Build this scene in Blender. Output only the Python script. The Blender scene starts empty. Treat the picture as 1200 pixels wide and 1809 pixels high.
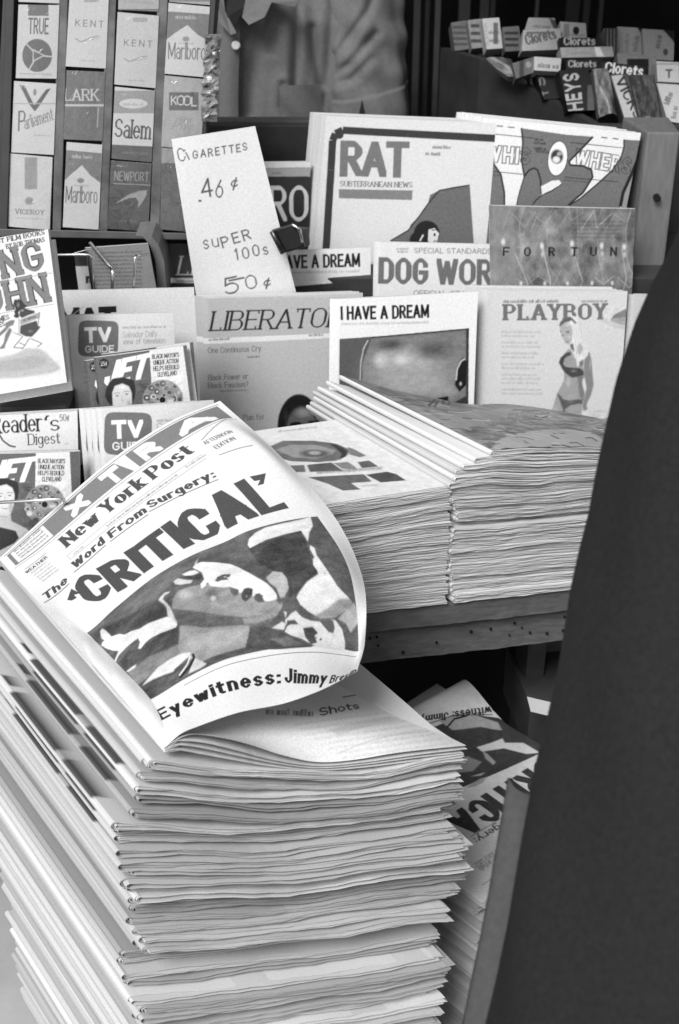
import bpy, bmesh, math, random
import numpy as np
from mathutils import Vector, Matrix

# ------------------------------------------------------------------ camera, sky, sun
SC = bpy.context.scene
F, PITCH, CAM_H = 2500.0, math.radians(30.5), 1.6      # focal length in photo pixels
cam_d = bpy.data.cameras.new('camera')
cam = bpy.data.objects.new('camera', cam_d)
SC.collection.objects.link(cam)
cam.location = (0, 0, CAM_H)
cam.rotation_euler = (math.radians(90) - PITCH, 0, 0)
cam_d.sensor_fit = 'VERTICAL'
cam_d.sensor_height = 36.0
cam_d.lens = F / 1809 * 36.0
cam_d.clip_start, cam_d.clip_end = 0.05, 500
cam_d.dof.use_dof = True
cam_d.dof.focus_distance = 1.62
cam_d.dof.aperture_fstop = 9.0
SC.camera = cam

SUN_AZ, SUN_EL = math.radians(242), math.radians(50)   # where the light comes from
W = bpy.data.worlds.new('World')
SC.world = W
W.use_nodes = True
nt = W.node_tree
bg = nt.nodes['Background']
sky = nt.nodes.new('ShaderNodeTexSky')
sky.sky_type = 'NISHITA'
sky.sun_disc = False
sky.sun_elevation = SUN_EL
sky.sun_rotation = math.radians(90) - SUN_AZ
bw = nt.nodes.new('ShaderNodeRGBToBW')
nt.links.new(sky.outputs[0], bw.inputs[0])
nt.links.new(bw.outputs[0], bg.inputs['Color'])
bg.inputs['Strength'].default_value = 0.14
sun_d = bpy.data.lights.new('sun', 'SUN')
sun_d.energy = 2.2
sun_d.angle = math.radians(24)
sun = bpy.data.objects.new('sun', sun_d)
SC.collection.objects.link(sun)
sv = Vector((math.cos(SUN_AZ) * math.cos(SUN_EL), math.sin(SUN_AZ) * math.cos(SUN_EL), math.sin(SUN_EL)))
sun.rotation_euler = (-sv).to_track_quat('-Z', 'Y').to_euler()
SC.view_settings.view_transform = 'Standard'
SC.view_settings.look = 'None'
SC.view_settings.exposure = 0.80
SC.view_settings.gamma = 1

random.seed(7)
RNG = np.random.default_rng(7)

# ------------------------------------------------------------------ geometry helpers
CP, SP = math.cos(-PITCH), math.sin(-PITCH)
EYE = np.array([0, 0, CAM_H])

def ray(px, py):
    x = (px - 600) / F
    y = -(py - 904.5) / F
    return np.array([x, CP - SP * y, SP + CP * y])

def at_y(px, py, Y):
    r = ray(px, py)
    return EYE + r * (Y / r[1])

def at_z(px, py, z):
    r = ray(px, py)
    return EYE + r * ((z - CAM_H) / r[2])

def at_d(px, py, d):
    return EYE + ray(px, py) * d

def on_plane(px, py, C, n):
    r = ray(px, py)
    return EYE + r * (np.dot(C - EYE, n) / np.dot(r, n))

def unit(v):
    v = np.asarray(v, float)
    return v / np.linalg.norm(v)

def project(P):
    P = np.asarray(P, float) - EYE
    a = P[..., 1] * CP + P[..., 2] * SP
    b = -P[..., 1] * SP + P[..., 2] * CP
    return np.stack([600 + F * P[..., 0] / a, 904.5 - F * b / a], -1)

def tone(v):
    """a printed tone as it reads on paper (0 black .. 1 white) -> linear albedo"""
    return 0.86 * np.clip(v, 0, 1) ** 2.2

def hash_noise(x, seed):
    r = np.random.default_rng(seed)
    t = r.random(512) * 2 - 1
    i = np.floor(x).astype(int)
    f = x - i
    f = f * f * (3 - 2 * f)
    return t[i % 512] * (1 - f) + t[(i + 1) % 512] * f

def noise2(shape, cells, seed):
    """smooth value noise on a grid"""
    r = np.random.default_rng(seed)
    g = r.random((cells[0] + 2, cells[1] + 2))
    y = np.linspace(0, cells[0], shape[0], endpoint=False)
    x = np.linspace(0, cells[1], shape[1], endpoint=False)
    iy, ix = y.astype(int), x.astype(int)
    fy, fx = y - iy, x - ix
    fy, fx = (fy * fy * (3 - 2 * fy))[:, None], (fx * fx * (3 - 2 * fx))[None]
    a, b = g[iy][:, ix], g[iy][:, ix + 1]
    c, d = g[iy + 1][:, ix], g[iy + 1][:, ix + 1]
    return (a * (1 - fx) + b * fx) * (1 - fy) + (c * (1 - fx) + d * fx) * fy

# ------------------------------------------------------------------ materials
MATS = {}

def mat(name, v, rough=0.7, nscale=40, namp=0.12, bump=0.0, spec=0.3, coat=0.0, stretch=None, metal=0.0):
    if name in MATS:
        return MATS[name]
    m = bpy.data.materials.new(name)
    m.use_nodes = True
    t = m.node_tree
    b = t.nodes['Principled BSDF']
    tc = t.nodes.new('ShaderNodeTexCoord')
    mp = t.nodes.new('ShaderNodeMapping')
    if stretch:
        mp.inputs['Scale'].default_value = stretch
    nz = t.nodes.new('ShaderNodeTexNoise')
    nz.inputs['Scale'].default_value = nscale
    nz.inputs['Detail'].default_value = 6
    nz.inputs['Roughness'].default_value = 0.65
    t.links.new(tc.outputs['Object'], mp.inputs[0])
    t.links.new(mp.outputs[0], nz.inputs['Vector'])
    mr = t.nodes.new('ShaderNodeMapRange')
    mr.inputs['From Min'].default_value = 0.3
    mr.inputs['From Max'].default_value = 0.7
    mr.inputs['To Min'].default_value = v * (1 - namp)
    mr.inputs['To Max'].default_value = v * (1 + namp)
    t.links.new(nz.outputs['Fac'], mr.inputs['Value'])
    t.links.new(mr.outputs[0], b.inputs['Base Color'])
    b.inputs['Roughness'].default_value = rough
    b.inputs['Metallic'].default_value = metal
    b.inputs['Specular IOR Level'].default_value = spec
    if coat:
        b.inputs['Coat Weight'].default_value = coat
        b.inputs['Coat Roughness'].default_value = 0.12
    if bump:
        bp = t.nodes.new('ShaderNodeBump')
        bp.inputs['Strength'].default_value = bump
        bp.inputs['Distance'].default_value = 0.002
        t.links.new(nz.outputs['Fac'], bp.inputs['Height'])
        t.links.new(bp.outputs[0], b.inputs['Normal'])
    MATS[name] = m
    return m

def print_mat(name, rough=0.6, spec=0.25, coat=0.0, grain=0.10, bump=0.0, bscale=60):
    """paper or card whose printed tone is stored on the mesh, with paper fibre"""
    if name in MATS:
        return MATS[name]
    m = bpy.data.materials.new(name)
    m.use_nodes = True
    t = m.node_tree
    b = t.nodes['Principled BSDF']
    at = t.nodes.new('ShaderNodeAttribute')
    at.attribute_name = 'tone'
    tc = t.nodes.new('ShaderNodeTexCoord')
    nz = t.nodes.new('ShaderNodeTexNoise')
    nz.inputs['Scale'].default_value = 700
    nz.inputs['Detail'].default_value = 3
    t.links.new(tc.outputs['Object'], nz.inputs['Vector'])
    mr = t.nodes.new('ShaderNodeMapRange')
    mr.inputs['From Min'].default_value = 0.25
    mr.inputs['From Max'].default_value = 0.75
    mr.inputs['To Min'].default_value = 1 - grain
    mr.inputs['To Max'].default_value = 1 + grain * 0.6
    t.links.new(nz.outputs['Fac'], mr.inputs['Value'])
    vm = t.nodes.new('ShaderNodeVectorMath')
    vm.operation = 'SCALE'
    t.links.new(at.outputs['Color'], vm.inputs[0])
    t.links.new(mr.outputs[0], vm.inputs['Scale'])
    t.links.new(vm.outputs[0], b.inputs['Base Color'])
    b.inputs['Roughness'].default_value = rough
    b.inputs['Specular IOR Level'].default_value = spec
    if coat:
        b.inputs['Coat Weight'].default_value = coat
        b.inputs['Coat Roughness'].default_value = 0.08
    if bump:
        n2 = t.nodes.new('ShaderNodeTexNoise')
        n2.inputs['Scale'].default_value = bscale
        n2.inputs['Detail'].default_value = 4
        n2.inputs['Distortion'].default_value = 1.2
        t.links.new(tc.outputs['Object'], n2.inputs['Vector'])
        bp = t.nodes.new('ShaderNodeBump')
        bp.inputs['Strength'].default_value = bump
        bp.inputs['Distance'].default_value = 0.003
        t.links.new(n2.outputs['Fac'], bp.inputs['Height'])
        t.links.new(bp.outputs[0], b.inputs['Coat Normal' if coat else 'Normal'])
    MATS[name] = m
    return m

# ------------------------------------------------------------------ object helpers
def tag(o, label=None, cat=None, group=None, kind=None):
    if label:
        o['label'] = label
    if cat:
        o['category'] = cat
    if group:
        o['group'] = group
    if kind:
        o['kind'] = kind
    return o

def link(name, me, material=None, parent=None, origin=None):
    """link a mesh given in world coordinates; its origin goes to `origin`"""
    o = bpy.data.objects.new(name, me)
    SC.collection.objects.link(o)
    if material is not None and not me.materials:
        me.materials.append(material)
    if parent is not None:
        o.parent = parent
        org, p = np.zeros(3), parent
        while p is not None:
            org = org + np.array(p.matrix_basis.translation)
            p = p.parent
        me.transform(Matrix.Translation(Vector(-org)))
    else:
        if origin is None:
            n = len(me.vertices)
            co = np.empty(n * 3, np.float32)
            me.vertices.foreach_get('co', co)
            co = co.reshape(-1, 3)
            origin = (co[:, 0].mean(), co[:, 1].mean(), co[:, 2].min())
        me.transform(Matrix.Translation(-Vector([float(c) for c in origin])))
        o.location = [float(c) for c in origin]
    return o

def mesh_np(name, verts, quads, tones=None, smooth=False):
    me = bpy.data.meshes.new(name)
    verts = np.ascontiguousarray(verts, np.float32)
    quads = np.ascontiguousarray(quads, np.int32)
    me.vertices.add(len(verts))
    me.vertices.foreach_set('co', verts.ravel())
    k = quads.shape[1]
    me.loops.add(quads.size)
    me.loops.foreach_set('vertex_index', quads.ravel())
    me.polygons.add(len(quads))
    me.polygons.foreach_set('loop_start', np.arange(0, quads.size, k, dtype=np.int32))
    me.polygons.foreach_set('use_smooth', np.full(len(quads), smooth))
    me.update(calc_edges=True)
    if tones is not None:
        a = me.color_attributes.new('tone', 'FLOAT_COLOR', 'POINT')
        c = np.ones((len(verts), 4), np.float32)
        c[:, :3] = np.asarray(tones, np.float32).reshape(-1, 1)
        a.data.foreach_set('color', c.ravel())
    return me

def grid_quads(ny, nx, off=0, flip=False):
    i = np.arange(ny - 1)[:, None] * nx + np.arange(nx - 1)[None]
    q = np.stack([i, i + 1, i + nx + 1, i + nx], -1).reshape(-1, 4) + off
    return q[:, ::-1] if flip else q

class MB:
    """collects boxes, tubes and prisms into one mesh"""
    def __init__(s):
        s.v, s.f = [], []
    def hexa(s, c8):
        b = len(s.v)
        s.v += [tuple(map(float, c)) for c in c8]
        for q in ((0, 3, 2, 1), (4, 5, 6, 7), (0, 1, 5, 4), (1, 2, 6, 5), (2, 3, 7, 6), (3, 0, 4, 7)):
            s.f.append([b + k for k in q])
        return s
    def box(s, lo, hi):
        x0, y0, z0 = lo
        x1, y1, z1 = hi
        return s.hexa([(x0, y0, z0), (x1, y0, z0), (x1, y1, z0), (x0, y1, z0), (x0, y0, z1), (x1, y0, z1), (x1, y1, z1), (x0, y1, z1)])
    def obox(s, p, ax, ay, az):
        p, ax, ay, az = map(np.asarray, (p, ax, ay, az))
        return s.hexa([p, p + ax, p + ax + ay, p + ay, p + az, p + ax + az, p + ax + ay + az, p + ay + az])
    def tube(s, pts, r, n=8):
        pts = [np.asarray(p, float) for p in pts]
        rs = r if hasattr(r, '__len__') else [r] * len(pts)
        b = len(s.v)
        ref = None
        for i, p in enumerate(pts):
            d = unit((pts[min(i + 1, len(pts) - 1)] - pts[max(i - 1, 0)]))
            if ref is None:
                ref = unit(np.cross(d, [0.31, 0.2, 0.93]))
            ref = unit(ref - d * np.dot(ref, d))
            e = np.cross(d, ref)
            for k in range(n):
                a = 2 * math.pi * k / n
                s.v.append(tuple(p + rs[i] * (ref * math.cos(a) + e * math.sin(a))))
        for i in range(len(pts) - 1):
            for k in range(n):
                s.f.append([b + i * n + k, b + i * n + (k + 1) % n, b + (i + 1) * n + (k + 1) % n, b + (i + 1) * n + k])
        s.f.append([b + k for k in range(n)][::-1])
        s.f.append([b + (len(pts) - 1) * n + k for k in range(n)])
        return s
    def build(s, name, material, parent=None, bevel=0.0, origin=None, smooth=False):
        me = bpy.data.meshes.new(name)
        me.from_pydata(s.v, [], s.f)
        if bevel:
            bm = bmesh.new()
            bm.from_mesh(me)
            bmesh.ops.bevel(bm, geom=bm.edges[:], offset=bevel, segments=2, affect='EDGES', profile=0.6)
            bm.to_mesh(me)
            bm.free()
        if smooth:
            me.polygons.foreach_set('use_smooth', np.ones(len(me.polygons), bool))
        me.update()
        return link(name, me, material, parent, origin)

# ------------------------------------------------------------------ letters: skeleton strokes drawn with a pen
def arc(cx, cy, rx, ry, a0, a1, n=None):
    n = n or max(4, int(abs(a1 - a0) / 11))
    return [(cx + rx * math.cos(math.radians(a0 + (a1 - a0) * k / n)), cy + ry * math.sin(math.radians(a0 + (a1 - a0) * k / n))) for k in range(n + 1)]

G = {}
def g(ch, w, *st):
    G[ch] = (w, [list(s) for s in st])
g('A', .74, [(0, 0), (.37, 1), (.74, 0)], [(.13, .33), (.61, .33)])
g('B', .62, [(0, 0), (0, 1)], [(0, 1)] + arc(.34, .765, .24, .235, 90, -90) + [(0, .53)], [(0, .53)] + arc(.36, .265, .26, .265, 90, -90) + [(0, 0)])
g('C', .64, arc(.32, .68, .32, .32, 10, 180) + arc(.32, .32, .32, .32, 180, 350))
g('D', .66, [(0, 0), (0, 1)], [(0, 1)] + arc(.32, .66, .34, .34, 90, 0) + arc(.32, .34, .34, .34, 0, -90) + [(0, 0)])
g('E', .54, [(0, 0), (0, 1)], [(0, 1), (.54, 1)], [(0, .52), (.46, .52)], [(0, 0), (.54, 0)])
g('F', .52, [(0, 0), (0, 1)], [(0, 1), (.52, 1)], [(0, .5), (.44, .5)])
g('G', .68, arc(.33, .68, .33, .32, 15, 180) + arc(.33, .32, .33, .32, 180, 355) + [(.66, .45), (.40, .45)])
g('H', .66, [(0, 0), (0, 1)], [(.66, 0), (.66, 1)], [(0, .52), (.66, .52)])
g('I', .0, [(0, 0), (0, 1)])
g('J', .46, [(.46, 1), (.46, .25)] + arc(.23, .25, .23, .25, 0, -180))
g('K', .64, [(0, 0), (0, 1)], [(.62, 1), (.05, .42)], [(.22, .58), (.64, 0)])
g('L', .52, [(0, 1), (0, 0)], [(0, 0), (.52, 0)])
g('M', .84, [(0, 0), (0, 1)], [(0, 1), (.42, .15), (.84, 1)], [(.84, 1), (.84, 0)])
g('N', .68, [(0, 0), (0, 1)], [(0, 1), (.68, 0)], [(.68, 0), (.68, 1)])
g('O', .70, arc(.35, .66, .35, .34, 0, 180) + arc(.35, .34, .35, .34, 180, 360) + [(.70, .66)])
g('P', .60, [(0, 0), (0, 1)], [(0, 1)] + arc(.33, .74, .27, .26, 90, -90) + [(0, .48)])
g('Q', .70, arc(.35, .66, .35, .34, 0, 180) + arc(.35, .34, .35, .34, 180, 360) + [(.70, .66)], [(.42, .25), (.72, -.06)])
g('R', .64, [(0, 0), (0, 1)], [(0, 1)] + arc(.33, .75, .27, .25, 90, -90) + [(0, .5)], [(.3, .5), (.64, 0)])
g('S', .58, arc(.29, .74, .28, .26, 20, 270) + arc(.29, .26, .29, .22, 90, -160))
g('T', .64, [(.32, 0), (.32, 1)], [(0, 1), (.64, 1)])
g('U', .66, [(0, 1), (0, .32)] + arc(.33, .32, .33, .32, 180, 360) + [(.66, 1)])
g('V', .70, [(0, 1), (.35, 0), (.70, 1)])
g('W', 1.0, [(0, 1), (.25, 0), (.5, .9), (.75, 0), (1.0, 1)])
g('X', .66, [(0, 0), (.66, 1)], [(0, 1), (.66, 0)])
g('Y', .66, [(0, 1), (.33, .46), (.66, 1)], [(.33, .46), (.33, 0)])
g('Z', .60, [(0, 1), (.6, 1), (0, 0), (.6, 0)])
XH = .68
g('a', .46, arc(.24, .48, .22, .20, 150, 0) + [(.46, .30), (.46, 0)], arc(.23, .2, .23, .2, 60, 360) + [(.46, .22)])
g('b', .48, [(0, 1), (0, 0)], arc(.24, .34, .24, .34, 180, -180))
g('c', .44, arc(.24, .34, .24, .34, 40, 320))
g('d', .48, [(.48, 1), (.48, 0)], arc(.24, .34, .24, .34, 0, 360))
g('e', .48, [(.02, .36), (.48, .36)] + arc(.24, .34, .24, .34, 0, 320))
g('f', .34, [(.12, 0), (.12, .8)] + arc(.28, .8, .16, .2, 180, 70), [(0, .66), (.32, .66)])
g('g', .48, arc(.24, .36, .24, .32, 0, 360), [(.48, .66), (.48, -.1)] + arc(.24, -.08, .24, .2, 0, -150))
g('h', .46, [(0, 1), (0, 0)], arc(.23, .42, .23, .26, 180, 0) + [(.46, 0)])
g('i', .0, [(0, 0), (0, XH)], [(0, .93), (0, .94)])
g('j', .12, [(.12, XH), (.12, -.1)] + arc(-.02, -.1, .14, .16, 0, -100), [(.12, .93), (.12, .94)])
g('k', .46, [(0, 1), (0, 0)], [(.44, XH), (.04, .28)], [(.16, .4), (.46, 0)])
g('l', .0, [(0, 1), (0, 0)])
g('m', .76, [(0, XH), (0, 0)], arc(.19, .46, .19, .22, 180, 0) + [(.38, 0)], arc(.57, .46, .19, .22, 180, 0) + [(.76, 0)])
g('n', .46, [(0, XH), (0, 0)], arc(.23, .42, .23, .26, 180, 0) + [(.46, 0)])
g('o', .50, arc(.25, .34, .25, .34, 0, 360))
g('p', .48, [(0, XH), (0, -.3)], arc(.24, .34, .24, .34, 180, -180))
g('q', .48, [(.48, XH), (.48, -.3)], arc(.24, .34, .24, .34, 0, 360))
g('r', .32, [(0, XH), (0, 0)], arc(.24, .42, .24, .26, 180, 60))
g('s', .40, arc(.2, .50, .19, .18, 25, 270) + arc(.2, .17, .2, .17, 90, -155))
g('t', .34, [(.13, .9), (.13, .16)] + arc(.27, .16, .14, .16, 180, 290), [(0, .66), (.32, .66)])
g('u', .46, [(0, XH), (0, .26)] + arc(.23, .26, .23, .26, 180, 360), [(.46, XH), (.46, 0)])
g('v', .48, [(0, XH), (.24, 0), (.48, XH)])
g('w', .72, [(0, XH), (.18, 0), (.36, .6), (.54, 0), (.72, XH)])
g('x', .46, [(0, 0), (.46, XH)], [(0, XH), (.46, 0)])
g('y', .48, [(0, XH), (.24, 0)], [(.48, XH), (.24, 0), (.08, -.3)])
g('z', .42, [(0, XH), (.42, XH), (0, 0), (.42, 0)])
g('0', .58, arc(.29, .62, .29, .38, 0, 180) + arc(.29, .38, .29, .38, 180, 360) + [(.58, .62)])
g('1', .2, [(0, .8), (.18, 1), (.18, 0)])
g('2', .56, arc(.28, .72, .27, .28, 170, -30) + [(0, 0), (.56, 0)])
g('3', .54, arc(.26, .76, .25, .24, 150, -90) + arc(.26, .27, .27, .27, 90, -150))
g('4', .58, [(.44, 0), (.44, 1), (0, .3), (.58, .3)])
g('5', .54, [(.5, 1), (.08, 1), (.04, .55)] + arc(.26, .32, .27, .32, 130, -150))
g('6', .56, [(.44, 1)] + arc(.28, .32, .28, .32, 155, 515))
g('7', .54, [(0, 1), (.54, 1), (.18, 0)])
g('8', .54, arc(.27, .76, .23, .24, -90, 270), arc(.27, .26, .27, .26, -90, 270))
g('9', .56, [(.12, 0)] + arc(.28, .68, .28, .32, -25, 335))
g('.', .0, [(0, .0), (0, .02)])
g(',', .06, [(.06, .04), (0, -.14)])
g(':', .0, [(0, .0), (0, .02)], [(0, .55), (0, .57)])
g("'", .08, [(.1, 1), (.1, .88), (.02, .74)])
g('`', .08, [(.0, .74), (.0, .86), (.08, 1)])
g('-', .3, [(0, .4), (.3, .4)])
g('?', .46, arc(.23, .76, .23, .24, 170, -60) + [(.23, .3)], [(.23, .0), (.23, .02)])
g('!', .0, [(0, 1), (0, .3)], [(0, .0), (0, .02)])
g('$', .5, arc(.25, .70, .24, .2, 20, 270) + arc(.25, .3, .25, .2, 90, -160), [(.25, 1.02), (.25, -.02)])
g('¢', .4, arc(.2, .38, .2, .26, 40, 320), [(.3, .85), (.1, -.08)])
g('&', .6, [(.6, 0), (.12, .75)] + arc(.27, .82, .15, .18, 200, -40) + [(.05, .3)] + arc(.22, .2, .2, .2, 150, 340) + [(.6, .4)])
g('/', .4, [(0, 0), (.4, 1)])

def hull(P):
    P = sorted(set((round(a, 6), round(b, 6)) for a, b in P))
    if len(P) < 3:
        return P
    def half(Q):
        o = []
        for p in Q:
            while len(o) > 1 and (o[-1][0] - o[-2][0]) * (p[1] - o[-2][1]) - (o[-1][1] - o[-2][1]) * (p[0] - o[-2][0]) <= 0:
                o.pop()
            o.append(p)
        return o[:-1]
    return half(P) + half(P[::-1])

class Canvas:
    """a sheet's print: tones on an ny x nx grid; places are given in photo pixels through `fmap`"""
    def __init__(s, nx, ny, fmap, base=0.86):
        s.nx, s.ny, s.fmap = nx, ny, fmap
        s.a = np.full((ny, nx), base, np.float32)
        s.rs = random.Random(nx * 131 + ny)
    def m(s, P):
        return np.asarray(s.fmap(np.atleast_2d(np.asarray(P, float))))       # -> (col, row)
    def _blend(s, x0, y0, cov, val, alpha=1.0):
        h, w = cov.shape
        sub = s.a[y0:y0 + h, x0:x0 + w]
        sub += cov * alpha * (val - sub)
    def _patch(s, P, pad=1.5):
        x0 = max(0, int(math.floor(P[:, 0].min() - pad)))
        x1 = min(s.nx, int(math.ceil(P[:, 0].max() + pad)) + 1)
        y0 = max(0, int(math.floor(P[:, 1].min() - pad)))
        y1 = min(s.ny, int(math.ceil(P[:, 1].max() + pad)) + 1)
        return x0, x1, y0, y1
    def convex_cov(s, P):
        x0, x1, y0, y1 = s._patch(P)
        if x1 <= x0 or y1 <= y0:
            return None
        X, Y = np.meshgrid(np.arange(x0, x1), np.arange(y0, y1))
        n = len(P)
        area = sum(P[i][0] * P[(i + 1) % n][1] - P[(i + 1) % n][0] * P[i][1] for i in range(n))
        sg = 1 if area > 0 else -1
        d = np.full(X.shape, -1e9)
        for i in range(n):
            a, b = P[i], P[(i + 1) % n]
            e = b - a
            L = math.hypot(*e)
            if L < 1e-6:
                continue
            d = np.maximum(d, sg * ((X - a[0]) * e[1] - (Y - a[1]) * e[0]) / L)
        return x0, y0, np.clip(0.5 - d, 0, 1)
    def poly(s, pts, val, alpha=1.0, soft=0, raw=False, sub=1):
        P = np.asarray(pts, float)
        if sub > 1:
            Q = []
            for i in range(len(P)):
                for k in range(sub):
                    Q.append(P[i] + (P[(i + 1) % len(P)] - P[i]) * k / sub)
            P = np.array(Q)
        if not raw:
            P = s.m(P)
        pad = 2 + soft * 2
        x0, x1, y0, y1 = s._patch(P, pad)
        if x1 <= x0 or y1 <= y0:
            return
        K = 3
        xs = x0 + (np.arange((x1 - x0) * K) + .5) / K - .5
        ys = y0 + (np.arange((y1 - y0) * K) + .5) / K - .5
        ins = np.zeros((len(ys), len(xs)), bool)
        n = len(P)
        for i in range(n):
            (ax, ay), (bx, by) = P[i], P[(i + 1) % n]
            if ay == by:
                continue
            c = (ys > min(ay, by)) & (ys <= max(ay, by))
            if not c.any():
                continue
            xc = ax + (ys[c] - ay) * (bx - ax) / (by - ay)
            ins[c] ^= xs[None] < xc[:, None]
        cov = ins.reshape(y1 - y0, K, x1 - x0, K).mean((1, 3)).astype(np.float32)
        for _ in range(int(soft)):
            c = np.pad(cov, 1, mode='edge')
            cov = (c[:-2, 1:-1] + c[2:, 1:-1] + c[1:-1, :-2] + c[1:-1, 2:] + 2 * cov) / 6
        s._blend(x0, y0, cov, val, alpha)
    def rect(s, x0, y0, x1, y1, val, alpha=1.0, soft=0):
        s.poly([(x0, y0), (x1, y0), (x1, y1), (x0, y1)], val, alpha, soft)
    def line(s, pts, w, val, alpha=1.0):
        for a, b in zip(pts, pts[1:]):
            a, b = np.array(a, float), np.array(b, float)
            d = b - a
            n = np.array([-d[1], d[0]]) / (math.hypot(*d) + 1e-9) * w / 2
            P = s.m([a + n, b + n, b - n, a - n])
            r = s.convex_cov(P)
            if r:
                s._blend(r[0], r[1], r[2], val, alpha)
    def blob(s, cx, cy, rx, ry, val, alpha=1.0, feather=0.5, ang=0.0):
        """soft ellipse"""
        t = np.linspace(0, 2 * math.pi, 24, endpoint=False)
        ca, sa = math.cos(math.radians(ang)), math.sin(math.radians(ang))
        pts = np.stack([cx + rx * np.cos(t) * ca - ry * np.sin(t) * sa, cy + rx * np.cos(t) * sa + ry * np.sin(t) * ca], 1)
        P = s.m(pts)
        c = P.mean(0)
        M = np.stack([P[0] - P[12], P[6] - P[18]], 1) / 2
        try:
            Mi = np.linalg.inv(M)
        except np.linalg.LinAlgError:
            return
        x0, x1, y0, y1 = s._patch(P, 2)
        if x1 <= x0 or y1 <= y0:
            return
        X, Y = np.meshgrid(np.arange(x0, x1) - c[0], np.arange(y0, y1) - c[1])
        r = np.hypot(Mi[0, 0] * X + Mi[0, 1] * Y, Mi[1, 0] * X + Mi[1, 1] * Y)
        cov = np.clip((1 - r) / max(feather, .04), 0, 1)
        s._blend(x0, y0, cov * cov * (3 - 2 * cov), val, alpha)
    def mottle(s, x0, y0, x1, y1, amp, cells=14, seed=1, keep=None):
        P = s.m([(x0, y0), (x1, y0), (x1, y1), (x0, y1)]) if keep is None else np.asarray(keep, float)
        a0, a1, b0, b1 = s._patch(P, 0)
        if a1 <= a0 or b1 <= b0:
            return
        n = noise2((b1 - b0, a1 - a0), (cells, cells), seed) * .6 + noise2((b1 - b0, a1 - a0), (cells * 3, cells * 3), seed + 1) * .4
        s.a[b0:b1, a0:a1] += (n - .5) * 2 * amp
    def blur(s, x0, y0, x1, y1, n, keep=None):
        P = s.m([(x0, y0), (x1, y0), (x1, y1), (x0, y1)]) if keep is None else np.asarray(keep, float)
        a0, a1, b0, b1 = s._patch(P, 0)
        for _ in range(n):
            c = np.pad(s.a[b0:b1, a0:a1], 1, mode='edge')
            s.a[b0:b1, a0:a1] = (c[:-2, 1:-1] + c[2:, 1:-1] + c[1:-1, :-2] + c[1:-1, 2:] + c[:-2, :-2] + c[2:, 2:] + c[:-2, 2:] + c[2:, :-2] + c[1:-1, 1:-1]) / 9
    def speckle(s, amp, seed=3):
        s.a += np.random.default_rng(seed).normal(0, amp, s.a.shape).astype(np.float32)
    def text(s, st, p0, p1, h, val=0.2, w=.09, wy=None, sp=.16, serif=0.0, slant=0.0, up=None, alpha=1.0, outline=0.0, jit=0.0, space=.32, quad=None):
        """letters from baseline point p0 to p1, cap height h (photo pixels)"""
        wy = w if wy is None else wy
        p0, p1 = np.array(p0, float), np.array(p1, float)
        d = p1 - p0
        L = math.hypot(*d)
        if up is None:
            up = np.array([d[1], -d[0]]) / L
        up = np.asarray(up, float)
        O = s.m([p0])[0]
        ex = (s.m([p1])[0] - O) / L
        ey = (s.m([p0 + up * h])[0] - O) / h
        if quad is not None:                            # letters between two lines
            bs, ts = (np.asarray(v, float) for v in quad)       # base line and top line as canvas polylines
            fr = np.r_[0, np.cumsum(np.linalg.norm(np.diff(bs, axis=0), axis=1))]
            fr = fr / fr[-1]
            def place(x, y):
                f_, g_ = x / L, y / h
                b_ = np.array([np.interp(f_, fr, bs[:, k]) for k in (0, 1)])
                t_ = np.array([np.interp(f_, fr, ts[:, k]) for k in (0, 1)])
                return b_ * (1 - g_) + t_ * g_
        else:
            def place(x, y):
                return O + ex * x + ey * y
        def adv(c):
            return space if c == ' ' else G[c][0] + 2 * w
        n = len(st)
        tot = sum(adv(c) for c in st) + sp * (n - 1)
        k = L / (tot * h)
        x = 0.0
        A, B = w * h * min(1.0, k * 1.12), wy * h
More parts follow.
